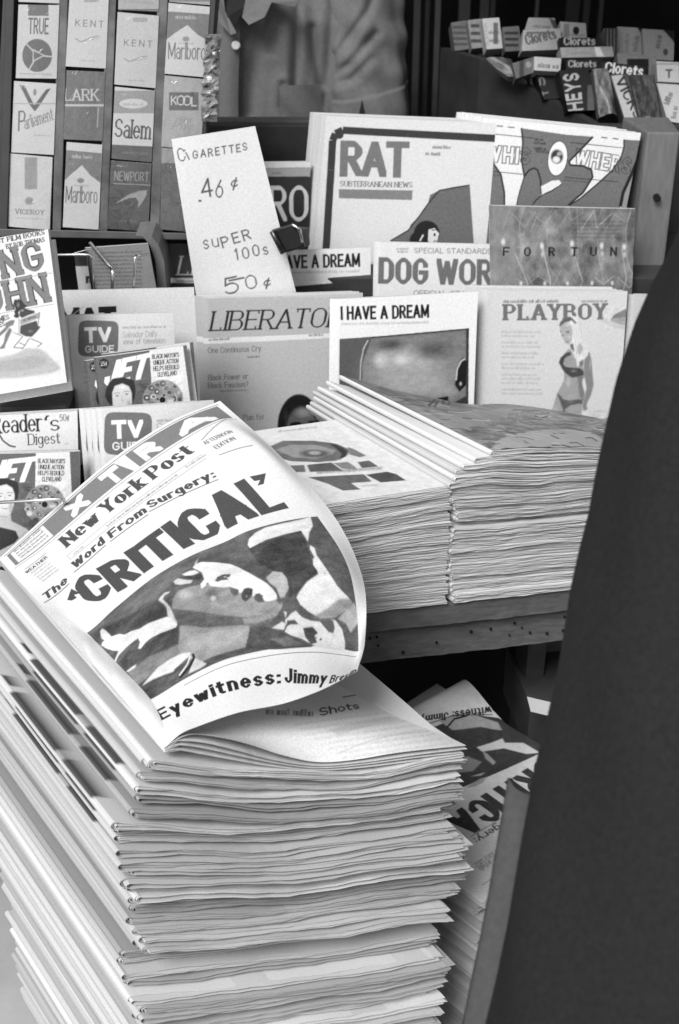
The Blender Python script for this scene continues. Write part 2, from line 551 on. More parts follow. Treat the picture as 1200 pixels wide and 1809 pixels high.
        for c in st:
            if c != ' ':
                gw, strokes = G[c]
                Wd = adv(c) * h * k
                inner = max(Wd - 2 * A, .001)
                jx, jy = s.rs.uniform(-jit, jit) * h, s.rs.uniform(-jit, jit) * h
                covs = []
                def P2(q):
                    gx = (q[0] / gw if gw else .5) * inner + A
                    gy = B + q[1] * (h - 2 * B) if 0 <= q[1] <= 1 else q[1] * h
                    return np.array([x * h + gx + slant * gy + jx, gy + jy])
                def nib(q, hx, hy, round_):
                    if round_:
                        return [(q[0] + i * hx, q[1] + j * hy) for i, j in ((1, .41), (.41, 1), (-.41, 1), (-1, .41), (-1, -.41), (-.41, -1), (.41, -1), (1, -.41))]
                    return [(q[0] + i * hx, q[1] + j * hy) for i in (-1, 1) for j in (-1, 1)]
                def emit(a, b, hx, hy, hx2=None, hy2=None, ra=False, rb=False):
                    hl = hull(nib(a, hx, hy, ra) + nib(b, hx if hx2 is None else hx2, hy if hy2 is None else hy2, rb))
                    if len(hl) < 3:
                        return
                    r = s.convex_cov(np.array([place(qx, qy) for qx, qy in hl]))
                    if r:
                        covs.append(r)
                def letter(hx, hy):
                    for stx in strokes:
                        Q = [P2(q) for q in stx]
                        n_ = len(Q)
                        fs, bend = [], []
                        for i_ in range(n_):
                            d0, d1 = Q[min(i_ + 1, n_ - 1)] - Q[i_], Q[i_] - Q[max(i_ - 1, 0)]
                            d_ = d0 + d1
                            dx, dy = abs(d_[0]), abs(d_[1])
                            fs.append(1 / (1 + .5 * min(dx, dy) / (max(dx, dy) + 1e-9)))
                            l0, l1 = math.hypot(*d0), math.hypot(*d1)
                            bend.append(0 < i_ < n_ - 1 and (d0 @ d1) > .80 * l0 * l1)
                        for i_ in range(n_ - 1):
                            f0, f1 = fs[i_], fs[i_ + 1]
                            if n_ == 2 or not (bend[i_] or bend[i_ + 1]):
                                d_ = Q[i_ + 1] - Q[i_]
                                dx, dy = abs(d_[0]), abs(d_[1])
                                f0 = f1 = 1 / (1 + .55 * min(dx, dy) / (max(dx, dy) + 1e-9))
                            emit(Q[i_], Q[i_ + 1], hx * f0, hy * f0, hx * f1, hy * f1, bend[i_], bend[i_ + 1])
                        if serif:
                            for e, q in ((0, stx[0]), (-1, stx[-1])):
                                nb = Q[1] if e == 0 else Q[-2]
                                me_ = Q[e]
                                if abs(nb[1] - me_[1]) > abs(nb[0] - me_[0]) * .7 and (abs(q[1]) < .02 or abs(q[1] - 1) < .02 or abs(q[1] - XH) < .02):
                                    emit(me_ + [-serif * h, 0], me_ + [serif * h, 0], hx * .9, max(hy, .035 * h))
                                elif abs(nb[1] - me_[1]) < .02 * h and (abs(q[1]) < .02 or abs(q[1] - 1) < .02):
                                    emit(me_, me_ + [0, (serif + .06) * h * (1 if q[1] < .5 else -1)], hy, hy)
                letter(A, B)
                if covs:
                    X0, Y0 = min(r[0] for r in covs), min(r[1] for r in covs)
                    X1 = max(r[0] + r[2].shape[1] for r in covs)
                    Y1 = max(r[1] + r[2].shape[0] for r in covs)
                    M = np.zeros((Y1 - Y0, X1 - X0), np.float32)
                    for (cx, cy, cc) in covs:
                        v = M[cy - Y0:cy - Y0 + cc.shape[0], cx - X0:cx - X0 + cc.shape[1]]
                        np.maximum(v, cc, out=v)
                    if outline:
                        covs.clear()
                        letter(A - outline * h, B - outline * h)
                        for (cx, cy, cc) in covs:
                            v = M[cy - Y0:cy - Y0 + cc.shape[0], cx - X0:cx - X0 + cc.shape[1]]
                            v -= np.minimum(v, cc)
                    s._blend(X0, Y0, M, val, alpha)
            x += (adv(c) + sp) * k
    def greek(s, p0, p1, h, val=.4, alpha=.7):
        """a line of type too small to read"""
        p0, p1 = np.array(p0, float), np.array(p1, float)
        d = p1 - p0
        L = math.hypot(*d)
        d /= L
        u = np.array([d[1], -d[0]])
        x = 0
        while x < L - h * .5:
            wl = min(s.rs.uniform(.9, 3.2) * h, L - x)
            q = p0 + d * x
            y = 0
            while y < wl:
                ww = s.rs.uniform(.25, .6) * h
                hh = h * s.rs.choice([.68, .68, .75, 1.0])
                a = q + d * y
                P = s.m([a, a + d * ww * .72, a + d * ww * .72 + u * hh, a + u * hh])
                r = s.convex_cov(P)
                if r:
                    s._blend(r[0], r[1], r[2], val, alpha * s.rs.uniform(.5, 1))
                y += ww
            x += wl + h * .45
# ------------------------------------------------------------------ flat printed things: magazines, packs, cards
CARD_EDGE = mat('cut_paper_edge', tone(.80), .85, 300, .18, stretch=(1, 1, 1))
P_MAT = print_mat('printed_paper', .62, .25)
P_GLOSS = print_mat('glossy_cover', .42, .35)
P_CELLO = print_mat('pack_in_cellophane', .45, .4, coat=1.0, bump=1.0, bscale=38)

def sheet(name, label, cat, tl, tr, l2, H, Y, draw, r2=None, lean=14, yaw=8, th=.006, step=1.15, material=None, edge=None,
          base=.86, group=None, spine=.045, bulge=.002, cover='front_cover', plane=None, seed=1, dim=1.0):
    """an upright printed thing: a body with thickness and its printed front, placed on a leaning plane"""
    material = material or P_GLOSS
    edge = edge or CARD_EDGE
    th_l, yw = math.radians(lean), math.radians(yaw)
    n = np.array([math.sin(yw) * math.cos(th_l), -math.cos(yw) * math.cos(th_l), math.sin(th_l)])
    mid = ((tl[0] + tr[0]) / 2, (tl[1] + tr[1]) / 2)
    C = at_y(*mid, Y)
    if plane is not None:
        C, n = plane
    on = lambda q: on_plane(q[0], q[1], C, n)
    TL, TR = on(tl), on(tr)
    BL = TL + unit(on(l2) - TL) * H
    BR = TR + (unit(on(r2) - TR) * H if r2 else (BL - TL))
    e1 = unit(TR - TL)
    e2 = np.cross(n, e1)
    to2 = lambda P: np.stack([(P - TL) @ e1, (P - TL) @ e2], -1)
    q0, q1, q2, q3 = (to2(np.array(p)) for p in (TL, TR, BR, BL))
    pl, pr, pb = project(TL), project(TR), project(BL)
    nx = int(np.clip(np.linalg.norm(pr - pl) / step, 10, 420))
    ny = int(np.clip(np.linalg.norm(pb - pl) / step, 10, 520))

    def fmap(P):
        x = (P[:, 0] - 600) / F
        y = -(P[:, 1] - 904.5) / F
        R = np.stack([x, CP - SP * y, SP + CP * y], -1)
        t = np.dot(C - EYE, n) / (R @ n)
        X = to2(EYE + R * t[:, None])
        st = np.zeros_like(X)
        for _ in range(5):
            s_, t_ = st[:, :1], st[:, 1:]
            val = q0 * (1 - s_) * (1 - t_) + q1 * s_ * (1 - t_) + q2 * s_ * t_ + q3 * (1 - s_) * t_
            ds = (q1 - q0) * (1 - t_) + (q2 - q3) * t_
            dt = (q3 - q0) * (1 - s_) + (q2 - q1) * s_
            r = X - val
            det = ds[:, 0] * dt[:, 1] - ds[:, 1] * dt[:, 0]
            st = st + np.stack([(r[:, 0] * dt[:, 1] - r[:, 1] * dt[:, 0]) / det, (ds[:, 0] * r[:, 1] - ds[:, 1] * r[:, 0]) / det], -1)
        return st * [nx - 1, ny - 1]

    cv = Canvas(nx, ny, fmap, base)
    draw(cv)
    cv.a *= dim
    cv.speckle(.022, seed)

    def surf(ny_, nx_, off):
        s = np.linspace(0, 1, nx_)[None, :, None]
        t = np.linspace(0, 1, ny_)[:, None, None]
        P = TL * (1 - s) * (1 - t) + TR * s * (1 - t) + BR * s * t + BL * (1 - s) * t
        o = np.full((ny_, nx_, 1), float(off))
        if spine:
            o = o - min(th * .8, .006) * np.clip(1 - s / spine, 0, 1) ** 2
        o = o + bulge * (np.sin(s * math.pi) * 1.2 + .6 * np.sin(s * 5 + seed) * np.sin(t * 4 + seed * 2) - .5 * t * s)
        return P + n * o
    kx, ky = (26, 10) if nx > 60 else (8, 6)
    fr = surf(ky, kx, -.0005).reshape(-1, 3)
    s = np.linspace(0, 1, kx)[None, :, None]
    t = np.linspace(0, 1, ky)[:, None, None]
    bk = (TL * (1 - s) * (1 - t) + TR * s * (1 - t) + BR * s * t + BL * (1 - s) * t - n * th).reshape(-1, 3)
    N = ky * kx
    ring = list(range(kx)) + [kx * r + kx - 1 for r in range(1, ky)] + [N - 2 - k for k in range(kx - 1)] + [kx * r for r in range(ky - 2, 0, -1)]
    qs = [grid_quads(ky, kx, 0, True), grid_quads(ky, kx, N)]
    qs.append(np.array([[ring[i], ring[(i + 1) % len(ring)], ring[(i + 1) % len(ring)] + N, ring[i] + N] for i in range(len(ring))]))
    body = mesh_np(name, np.vstack([fr, bk]), np.vstack(qs))
    o = link(name, body, edge, None, (BL + BR) / 2 - n * th / 2)
    tag(o, label, cat, group)
    me = mesh_np(cover, surf(ny, nx, 0).reshape(-1, 3), grid_quads(ny, nx, 0, True), tone(cv.a), smooth=True)
    link(cover, me, material, o)
    o['_n'] = [float(v) for v in n]
    o['_e'] = [float(v) for v in e1]
    return o

def copy_thing(o, shift, label=None, group=None, rot=0.0):
    c = o.copy()
    SC.collection.objects.link(c)
    c.location = o.location + Vector([float(v) for v in shift])
    c.rotation_euler.y += rot
    if label:
        c['label'] = label
    if group:
        c['group'] = group
    for ch in list(o.children):
        d = ch.copy()
        SC.collection.objects.link(d)
        d.parent = c
    return c

def behind(o, n, side, back, label, group, up=0.0, rnd=.001, first=0):
    nn, ee = np.array(o['_n']), np.array(o['_e'])
    for k in range(1, n + 1):
        sh = ee * (side * k + first + random.uniform(-rnd, rnd)) - nn * back * k + np.array([0, 0, up * k + random.uniform(-rnd, rnd)])
        copy_thing(o, sh, label, group)

# ------------------------------------------------------------------ the setting
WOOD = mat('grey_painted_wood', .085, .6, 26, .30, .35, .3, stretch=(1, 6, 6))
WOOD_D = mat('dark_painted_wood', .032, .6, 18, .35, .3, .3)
DARK = mat('black_boards', .008, .8, 12, .4, .2, .2)
IRON = mat('dark_metal', .02, .45, 30, .3, .1, .5)
WIRE = mat('chrome_wire', .62, .25, 60, .1, 0, .6, metal=1.0)
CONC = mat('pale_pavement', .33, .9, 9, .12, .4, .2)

gp = mesh_np('ground', [(-40, -40, 0), (40, -40, 0), (40, 40, 0), (-40, 40, 0)], [[0, 1, 2, 3]])
tag(link('ground', gp, CONC, None, (0, 0, 0)), kind='structure')

def thing(mb, name, material, label, cat, bevel=0.0, group=None, parent=None, smooth=False):
    o = mb.build(name, material, parent, bevel, smooth=smooth)
    if parent is None:
        tag(o, label, cat, group)
    return o

# the kiosk shell round the stall: back wall, side walls and an unseen roof added to keep daylight off the depth of the stall
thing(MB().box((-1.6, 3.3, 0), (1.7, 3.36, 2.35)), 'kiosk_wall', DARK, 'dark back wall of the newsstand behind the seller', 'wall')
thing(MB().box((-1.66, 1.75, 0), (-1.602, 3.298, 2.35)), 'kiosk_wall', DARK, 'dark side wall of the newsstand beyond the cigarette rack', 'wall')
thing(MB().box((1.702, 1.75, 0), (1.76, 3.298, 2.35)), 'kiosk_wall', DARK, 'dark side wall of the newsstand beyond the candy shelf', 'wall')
thing(MB().box((-1.75, 2.02, 2.352), (1.85, 3.45, 2.40)), 'shade_roof', DARK, 'unseen dark roof board added to shade the newsstand inside', 'roof')
# strips hanging at the back
strips = [(728, 12, .05), (765, 10, .06), (806, 20, .035), (842, 16, .03), (860, 9, .02), (938, 6, .06), (990, 24, .022), (1020, 12, .03), (1048, 8, .05), (700, 7, .03), (748, 8, .022)]
for i, (px, w, v) in enumerate(strips):
    a, b = at_y(px, 130, 3.1), at_y(px + w, 130, 3.1)
    h = MB().box((a[0], 3.09 + .004 * (i % 3), .75), (b[0], 3.105 + .004 * (i % 3), 1.95))
    thing(h, 'hanging_strip', mat('strip_tone_%d' % int(v * 1000), v, .6, 20, .3), 'dim vertical strip hanging in the dark behind the seller', 'hanging strip', .002, 'vertical strips at the back of the stall')
# unseen board added above the candy to keep daylight off it
thing(MB().box((.20, 2.14, 1.42), (1.70, 3.0, 1.45)).box((.20, 2.14, 1.4495), (.22, 3.0, 2.35)), 'candy_shade_board', DARK, 'unseen dark board added to shade the candy boxes', 'shelf')

# table
TD = np.array([math.cos(math.radians(11)), math.sin(math.radians(11)), 0])
TN = np.array([-TD[1], TD[0], 0])
TP = at_z(640, 1082, .6)
def tb(mb, x0, x1, y0, y1, z0, z1):
    p = TP * [1, 1, 0] + TD * x0 + TN * y0 + np.array([0, 0, z0])
    return mb.obox(p, TD * (x1 - x0), TN * (y1 - y0), np.array([0, 0, z1 - z0]))
table = bpy.data.objects.new('stall_table', None)
SC.collection.objects.link(table)
table.location = Vector([float(v) for v in TP * [1, 1, 0]])
tag(table, 'long grey painted stall table with a nailed front board, under the magazine piles', 'table')
def dent_board(name, x0, x1, y0, y1, z0, z1, parent):
    """painted board whose front face and edges are a little worn"""
    nx_, nz_ = 260, 9
    X = np.linspace(x0, x1, nx_)
    r = np.random.default_rng(int(z0 * 1000))
    wob = .0012 * hash_noise(X * 22, 5) + .0007 * hash_noise(X * 90, 6)
    vs, qs = [], []
    prof = [(y1, z0), (y0, z0), (y0 - .0, z0 + .003), (y0, z1 - .004), (y0 + .003, z1), (y1, z1)]
    for i, x in enumerate(X):
        for j, (y, z) in enumerate(prof):
            dz = wob[i] if j in (1, 2) else (wob[(i * 7) % nx_] * .6 if j in (3, 4) else 0)
            dy = .0006 * r.random() if j in (2, 3) else 0
            vs.append(TP * [1, 1, 0] + TD * x + TN * (y + dy) + np.array([0, 0, z + dz]))
    k = len(prof)
    for i in range(nx_ - 1):
        for j in range(k):
            a, b = i * k + j, i * k + (j + 1) % k
            qs.append([a, b, b + k, a + k])
    me = mesh_np(name, vs, qs)
    return link(name, me, WOOD, parent)
dent_board('table_top', -.95, 1.15, 0, 1.0, .568, .6, table)
apr = dent_board('front_board', -.95, 1.15, .012, .036, .512, .560, table)
m = MB()
rr = random.Random(3)
for k in range(22):
    x = rr.uniform(-.1, .42)
    z = rr.uniform(.522, .552)
    s_ = rr.uniform(.0009, .0018)
    tb(m, x - s_, x + s_, .0098, .0118, z - s_, z + s_)
m.build('nail_hole', DARK, apr)
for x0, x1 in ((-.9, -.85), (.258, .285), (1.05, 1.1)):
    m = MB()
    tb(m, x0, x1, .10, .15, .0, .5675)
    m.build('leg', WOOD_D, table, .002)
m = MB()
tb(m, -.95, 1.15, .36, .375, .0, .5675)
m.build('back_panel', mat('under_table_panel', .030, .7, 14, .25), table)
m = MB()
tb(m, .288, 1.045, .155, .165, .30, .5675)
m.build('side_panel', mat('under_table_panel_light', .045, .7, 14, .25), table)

# display rack that carries the upright magazines: risers and ledges
rack = bpy.data.objects.new('display_rack', None)
SC.collection.objects.link(rack)
rack.location = (0, 1.9, .6)
tag(rack, 'dark stepped wooden display rack holding the upright magazines', 'rack')
def rb(name, lo, hi, material=WOOD_D, bevel=.002):
    MB().box(lo, hi).build(name, material, rack, bevel)
rb('riser', (-.22, 1.995, .602), (.62, 2.01, .83))
rb('ledge', (-.22, 2.012, .80), (.62, 2.20, .828))
rb('riser', (-.30, 2.205, .602), (.72, 2.22, 1.0))
# boards seen over the dark magazine, behind the price card
p0, p1 = at_y(372, 232, 2.25), at_y(556, 200, 2.25)
MB().box((p0[0], 2.225, p1[2] - .045), (p1[0] + .02, 2.25, p1[2] - .005)).build('top_rail', mat('rail_grey', .06, .6, 20, .3), rack, .002)
MB().box((p0[0] - .05, 2.222, p1[2] - .15), (p1[0] + .05, 2.245, p1[2] - .052)).build('back_board', mat('rack_board', .022, .6, 16, .4), rack, .002)

# the left shelf with its front edge under the tilted paperback
z = at_y(60, 712, 1.56)[2]
xr = at_y(119, 715, 1.56)[0]
sh = bpy.data.objects.new('side_shelf', None)
SC.collection.objects.link(sh)
sh.location = (-.6, 1.6, .6)
tag(sh, 'grey wooden side shelf under the tilted paperback', 'shelf')
MB().box((-.85, 1.55, z - .012), (xr, 1.80, z)).build('shelf_board', WOOD, sh, .0015)
MB().box((-.85, 1.56, .602), (xr - .004, 1.575, z - .0125)).build('front_panel', WOOD_D, sh)
MB().box((xr - .018, 1.578, .602), (xr, 1.80, z - .0125)).build('side_panel', WOOD_D, sh)

# wooden post at the right with a bolt hole
post = bpy.data.objects.new('wooden_post', None)
SC.collection.objects.link(post)
a = at_y(1143, 232, 2.08)
b = at_y(1200, 236, 2.08)
post.location = (float(a[0]), 2.1, .6)
tag(post, 'grey wooden post with a bolt hole beside the swirl-covered paper', 'post')
PO = mat('post_grey', .12, .65, 22, .18, .25, .3, stretch=(6, 6, 1))
m = MB()
lean_x = -.010
zt = a[2]
m.hexa([(a[0] + lean_x, 2.03, .602), (b[0] + lean_x, 2.03, .602), (b[0] + lean_x, 2.13, .602), (a[0] + lean_x - .03, 2.13, .602),
        (a[0], 2.075, zt), (b[0], 2.075, zt), (b[0], 2.16, zt), (a[0] - .022, 2.16, zt)])
m.build('beam', PO, post, .003)
hc = at_y(1161, 350, 2.059)
m = MB().tube([hc + [0, -.004, 0], hc + [0, .02, 0]], .0052, 14)
m.build('bolt_hole', DARK, post)

# ------------------------------------------------------------------ cigarette rack with its packs
RC = at_y(190, 200, 1.97)
RN = np.array([math.sin(math.radians(4)) * math.cos(math.radians(14)), -math.cos(math.radians(14)), math.sin(math.radians(14))])
ron = lambda x, y, o=0.0: on_plane(x, y, RC + RN * o, RN)
crack = bpy.data.objects.new('pack_rack', None)
SC.collection.objects.link(crack)
crack.location = Vector([float(v) for v in ron(190, 415)])
tag(crack, 'dark metal cigarette rack with upright channels full of packs', 'rack')
RKM = mat('rack_grey_metal', .10, .35, 20, .5, .1, .5, stretch=(1, 1, 1), metal=.4)
def rquad(name, quad, o0, o1, material, bevel=.0012, parent=crack):
    m = MB()
    c = [ron(x, y, o) for o in (o0, o1) for (x, y) in quad]
    m.hexa([c[3], c[2], c[1], c[0], c[7], c[6], c[5], c[4]])
    return m.build(name, material, parent, bevel)
rquad('back_plate', [(8, -60), (392, -45), (352, 425), (-14, 415)], -.045, -.042, IRON)
for q in ([(103, -60), (122, -60), (108, 408), (93, 408)], [(190, -60), (208, -60), (190, 410), (175, 408)], [(280, -60), (299, -60), (282, 412), (265, 410)]):
    rquad('divider', q, -.042, -.002, RKM)
rquad('side_rail', [(14, -60), (27, -60), (13, 412), (-2, 412)], -.042, .004, IRON)
rquad('side_rail', [(375, -60), (386, -60), (352, 412), (343, 412)], -.042, -.002, IRON)
rquad('bottom_rail', [(-2, 404), (345, 412), (343, 424), (-4, 418)], -.042, .008, mat('rail_dark', .05, .5, 20, .4, 0, .5))

def pack(label, quad, draw, base=.84, group='cigarette packs in the rack'):
    tl, tr, br, bl = quad
    H = np.linalg.norm(ron(*bl) - ron(*tl))
    return sheet('cigarette_pack', label, 'cigarette pack', tl, tr, bl, H, 0, draw, r2=br, th=.022, step=.95, material=P_CELLO, base=base, group=group,
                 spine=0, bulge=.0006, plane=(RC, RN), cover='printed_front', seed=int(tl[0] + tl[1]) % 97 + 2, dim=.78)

def d_true(c):
    c.rect(50, 8, 86, 28, .42)
    c.text('TRUE', (50, 60), (86, 61), 29, .35, .085, .06, .1)
    c.blob(66, 98, 27, 30, .38, 1, .06)
    for e in ((42, 72), (92, 100), (50, 126)):
        c.line([(66, 98), e], 2.4, .82)
    c.poly([(58, 86), (80, 98), (58, 110)], .8)
    c.poly([(60, 90), (76, 98), (60, 106)], .38)
    c.greek((34, 131), (92, 133), 3, .5)
def d_chev(c):
    c.poly([(35, 150), (44, 152), (61, 186), (62, 197), (52, 184)], .35)
    c.poly([(90, 156), (82, 158), (61, 186), (62, 197), (72, 184)], .35)
    c.blob(62, 163, 3.5, 7, .55, 1, .3)
    c.rect(25, 182, 98, 184, .7)
    c.text('P', (32, 232), (45, 231), 36, .40, .07, .04, slant=.1)
    c.text('arliament', (45, 229), (96, 212), 23, .42, .06, .035, .12, slant=.12)
    c.greek((60, 240), (92, 241), 2.5, .6)
def d_vice(c):
    c.rect(44, 278, 66, 334, .62, 1, 1)
    c.blob(52, 355, 10, 9, .6, 1, .5)
    c.blob(54, 330, 8, 6, .6, 1, .5)
    c.text('VICEROY', (27, 378), (78, 380), 9, .42, .08, .05, .18, serif=.08)
    c.greek((30, 386), (76, 388), 2.5, .62)
def d_kent(x, y):
    def f(c):
        c.rect(x + 16, y - 50, x + 42, y - 42, .66)
        c.text('KENT', (x, y), (x + 50, y + 3), 12, .4, .06, .05, .45)
        c.line([(x, y + 22), (x + 10, y + 28), (x + 30, y + 20), (x + 42, y + 18)], 2, .6)
        c.line([(x + 8, y + 28), (x + 26, y + 25), (x + 40, y + 22)], 1.3, .68)
        c.greek((x + 8, y + 62), (x + 36, y + 63), 3, .6)
    return f
def d_lark(c):
    c.rect(100, 110, 200, 260, .40)
    c.mottle(100, 110, 200, 260, .06, 8, 4)
    c.text('LARK', (114, 178), (175, 178), 21, .82, .075, .04, .08, serif=.07)
    c.rect(110, 184, 184, 188, .78)
    c.line([(174, 190), (172, 225)], 2, .7)
def d_marl(x, y, w, hs):
    def f(c):
        dx = -.055 * hs
        c.poly([(x - 6, y - hs * .72), (x + w + 8, y - hs * .66), (x + w + 6, y - hs * .16), (x + w * .80, y - hs * .28), (x + w * .52, y - hs * .46), (x + w * .18, y - hs * .31), (x - 6, y - hs * .16)], .46)
        c.greek((x + w * .2, y - hs * .58), (x + w * .85, y - hs * .56), 7, .8, .9)
        c.blob(x + w * .48, y - hs * .20, 8, 6, .55, 1, .5)
        c.greek((x + w * .28, y - hs * .11), (x + w * .72, y - hs * .10), 3, .55)
        c.text('Marlboro', (x, y + hs * .17), (x + w, y + hs * .19), 30, .28, .05, .035, .09)
    return f
def d_salem(c):
    c.rect(190, 160, 280, 200, .60)
    c.blob(236, 183, 26, 9, .84, 1, .1)
    c.greek((218, 186), (252, 187), 5, .55)
    c.text('Salem', (202, 243), (266, 247), 34, .22, .075, .045, .06, serif=.04)
    c.poly([(190, 255), (275, 259), (270, 290), (188, 286)], .30)
    c.greek((214, 271), (262, 273), 4, .7, .5)
def d_newp(c):
    c.rect(180, 276, 290, 420, .27)
    c.greek((206, 294), (226, 295), 3, .6)
    c.text('NEWPORT', (202, 319), (263, 321), 17, .62, .075, .055, .12)
    c.line([(200, 324), (266, 327)], 1.6, .62)
    c.poly([(203, 360), (225, 345), (246, 337), (260, 336), (259, 345), (250, 360), (243, 368), (245, 356), (240, 349), (228, 350)], .62)
    c.greek((214, 379), (256, 381), 3, .15)
    c.greek((212, 392), (242, 393), 5, .55, .5)
def d_kool(c):
    c.mottle(286, 135, 362, 262, .04, 8, 3)
    c.rect(299, 163, 351, 195, .36)
    c.text('K', (302, 186), (313, 186), 17, .85, .07)
    c.text('OO', (312, 186), (338, 187), 18, .85, .07, None, -.22)
    c.text('L', (338, 188), (348, 188), 17, .85, .07)
    c.line([(303, 228), (316, 207), (324, 216), (308, 224)], 1.2, .55)
    c.text('Kings', (318, 230), (342, 229), 13, .55, .05, .04, .1, slant=.25)
    c.text('Filter', (318, 217), (340, 216), 11, .55, .05, .04, .1, slant=.25)
def d_grey(c):
    c.rect(270, 255, 380, 290, .62)
    c.rect(270, 288, 380, 480, .33)
    c.mottle(270, 255, 380, 480, .05, 6, 3)
def d_sliv(c):
    c.greek((218, 4), (272, 8), 6, .6)
    c.rect(200, 16, 290, 19, .4)

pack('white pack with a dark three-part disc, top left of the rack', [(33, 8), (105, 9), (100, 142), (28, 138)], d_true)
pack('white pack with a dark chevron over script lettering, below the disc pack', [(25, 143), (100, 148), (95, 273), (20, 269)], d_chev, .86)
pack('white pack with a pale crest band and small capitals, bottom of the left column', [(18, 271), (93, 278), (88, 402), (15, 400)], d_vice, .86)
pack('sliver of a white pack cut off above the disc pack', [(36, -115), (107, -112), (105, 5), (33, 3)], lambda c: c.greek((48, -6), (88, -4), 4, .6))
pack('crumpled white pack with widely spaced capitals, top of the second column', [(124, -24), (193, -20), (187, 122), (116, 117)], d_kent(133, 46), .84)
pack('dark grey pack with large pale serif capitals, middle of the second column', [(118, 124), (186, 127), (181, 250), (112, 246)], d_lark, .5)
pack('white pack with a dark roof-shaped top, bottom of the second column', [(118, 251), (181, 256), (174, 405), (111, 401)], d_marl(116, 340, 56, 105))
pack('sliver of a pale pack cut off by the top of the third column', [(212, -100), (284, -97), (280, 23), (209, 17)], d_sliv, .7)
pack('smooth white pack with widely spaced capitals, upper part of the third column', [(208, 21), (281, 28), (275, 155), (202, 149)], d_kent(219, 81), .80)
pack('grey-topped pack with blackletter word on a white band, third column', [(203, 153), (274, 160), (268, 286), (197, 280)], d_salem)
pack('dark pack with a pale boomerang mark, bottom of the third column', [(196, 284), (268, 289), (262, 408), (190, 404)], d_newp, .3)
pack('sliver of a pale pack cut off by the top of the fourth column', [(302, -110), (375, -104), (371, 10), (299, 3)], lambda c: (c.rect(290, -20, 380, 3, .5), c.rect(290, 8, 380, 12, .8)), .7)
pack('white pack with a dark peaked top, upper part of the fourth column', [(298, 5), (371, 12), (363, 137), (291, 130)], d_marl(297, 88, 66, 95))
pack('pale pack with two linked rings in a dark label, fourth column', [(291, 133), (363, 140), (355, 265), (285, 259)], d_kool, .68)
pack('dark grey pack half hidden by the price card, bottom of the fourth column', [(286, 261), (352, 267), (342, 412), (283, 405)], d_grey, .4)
# loose cellophane at the right end of the rack
CEL = mat('crumpled_cellophane', .16, .18, 60, .7, .8, .8)
vs = []
rr = np.random.default_rng(4)
for i in range(26):
    y = 60 + i * 6.2
    for j in range(5):
        x = 364 + j * 7 - (y - 60) * .06
        vs.append(ron(x + rr.normal(0, 1.2), y, .004 + .012 * rr.random()))
o = link('cellophane_wrap', mesh_np('cellophane_wrap', vs, grid_quads(26, 5, 0, True)), CEL, None)
tag(o, 'crumpled clear cellophane strip at the right edge of the cigarette rack', 'wrapper')

# ------------------------------------------------------------------ wires, books and rounded stand under the rack
def wire(label, pts, Y, r=.0017, group=None):
    P = [at_y(x, y, Y + dy) for x, y, dy in pts]
    Q = []
    for i, p in enumerate(P):                       # round the corners a little
        if 0 < i < len(P) - 1:
            for t in (.16, .05):
                Q.append(p + (P[i - 1] - p) * t)
            for t in (.05, .16):
                Q.append(p + (P[i + 1] - p) * t)
        else:
            Q.append(p)
    o = MB().tube(Q, r, 8).build('wire_holder', WIRE, smooth=True)
    tag(o, label, 'wire holder', group)
wire('long bent chrome wire holder beside the tilted paperback', [(60, 450, .0), (164, 450, 0), (168, 545, 0)], 1.72)
wire('short chrome wire hook under the cigarette rack, right of the long wire', [(235, 545, 0), (239, 452, 0), (262, 449, .05)], 1.72)
wire('dark slanted wire brace between the two chrome wires', [(160, 430, .12), (200, 478, 0), (197, 545, 0)], 1.73, .0026)
wire('straight chrome wire across the front of the lower small booklet', [(-40, 890, 0), (113, 881, 0), (118, 905, .03)], 1.385, .0019)
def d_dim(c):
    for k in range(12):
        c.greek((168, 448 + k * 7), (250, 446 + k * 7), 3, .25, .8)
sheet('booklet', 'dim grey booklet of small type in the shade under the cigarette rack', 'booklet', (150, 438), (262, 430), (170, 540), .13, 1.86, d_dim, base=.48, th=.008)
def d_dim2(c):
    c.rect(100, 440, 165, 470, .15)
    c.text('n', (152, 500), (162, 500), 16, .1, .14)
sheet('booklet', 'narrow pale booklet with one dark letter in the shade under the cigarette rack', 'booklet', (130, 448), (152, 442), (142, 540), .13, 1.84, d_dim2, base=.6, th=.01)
# curved end of a stand
m = MB()
c0 = at_y(272, 415, 1.90)
pts = [(255, 416), (268, 418), (280, 432), (290, 460), (294, 508), (296, 600)]
lo = [at_y(x, y, 1.88) for x, y in pts]
for a, b in zip(lo, lo[1:]):
    m.hexa([a + [-.012, 0, 0], a, a + [0, .06, 0], a + [-.012, .06, 0], b + [-.012, 0, 0], b, b + [0, .06, 0], b + [-.012, .06, 0]])
thing(m, 'stand_end', mat('stand_grey', .13, .5, 20, .2, 0, .4), 'grey rounded end of a small stand under the cigarette rack', 'stand', 0)
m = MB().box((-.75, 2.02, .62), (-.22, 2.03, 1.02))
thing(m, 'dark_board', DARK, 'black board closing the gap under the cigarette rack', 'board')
# ------------------------------------------------------------------ upright magazines, booklets and papers
def lines(c, x0, y0, x1, n, dy, h, val=.45, alpha=.7, slope=0.0, ragged=.3):
    for k in range(n):
        e = x1 - c.rs.random() * ragged * (x1 - x0)
        c.greek((x0, y0 + k * dy), (e, y0 + k * dy + slope * (e - x0)), h, val, alpha)

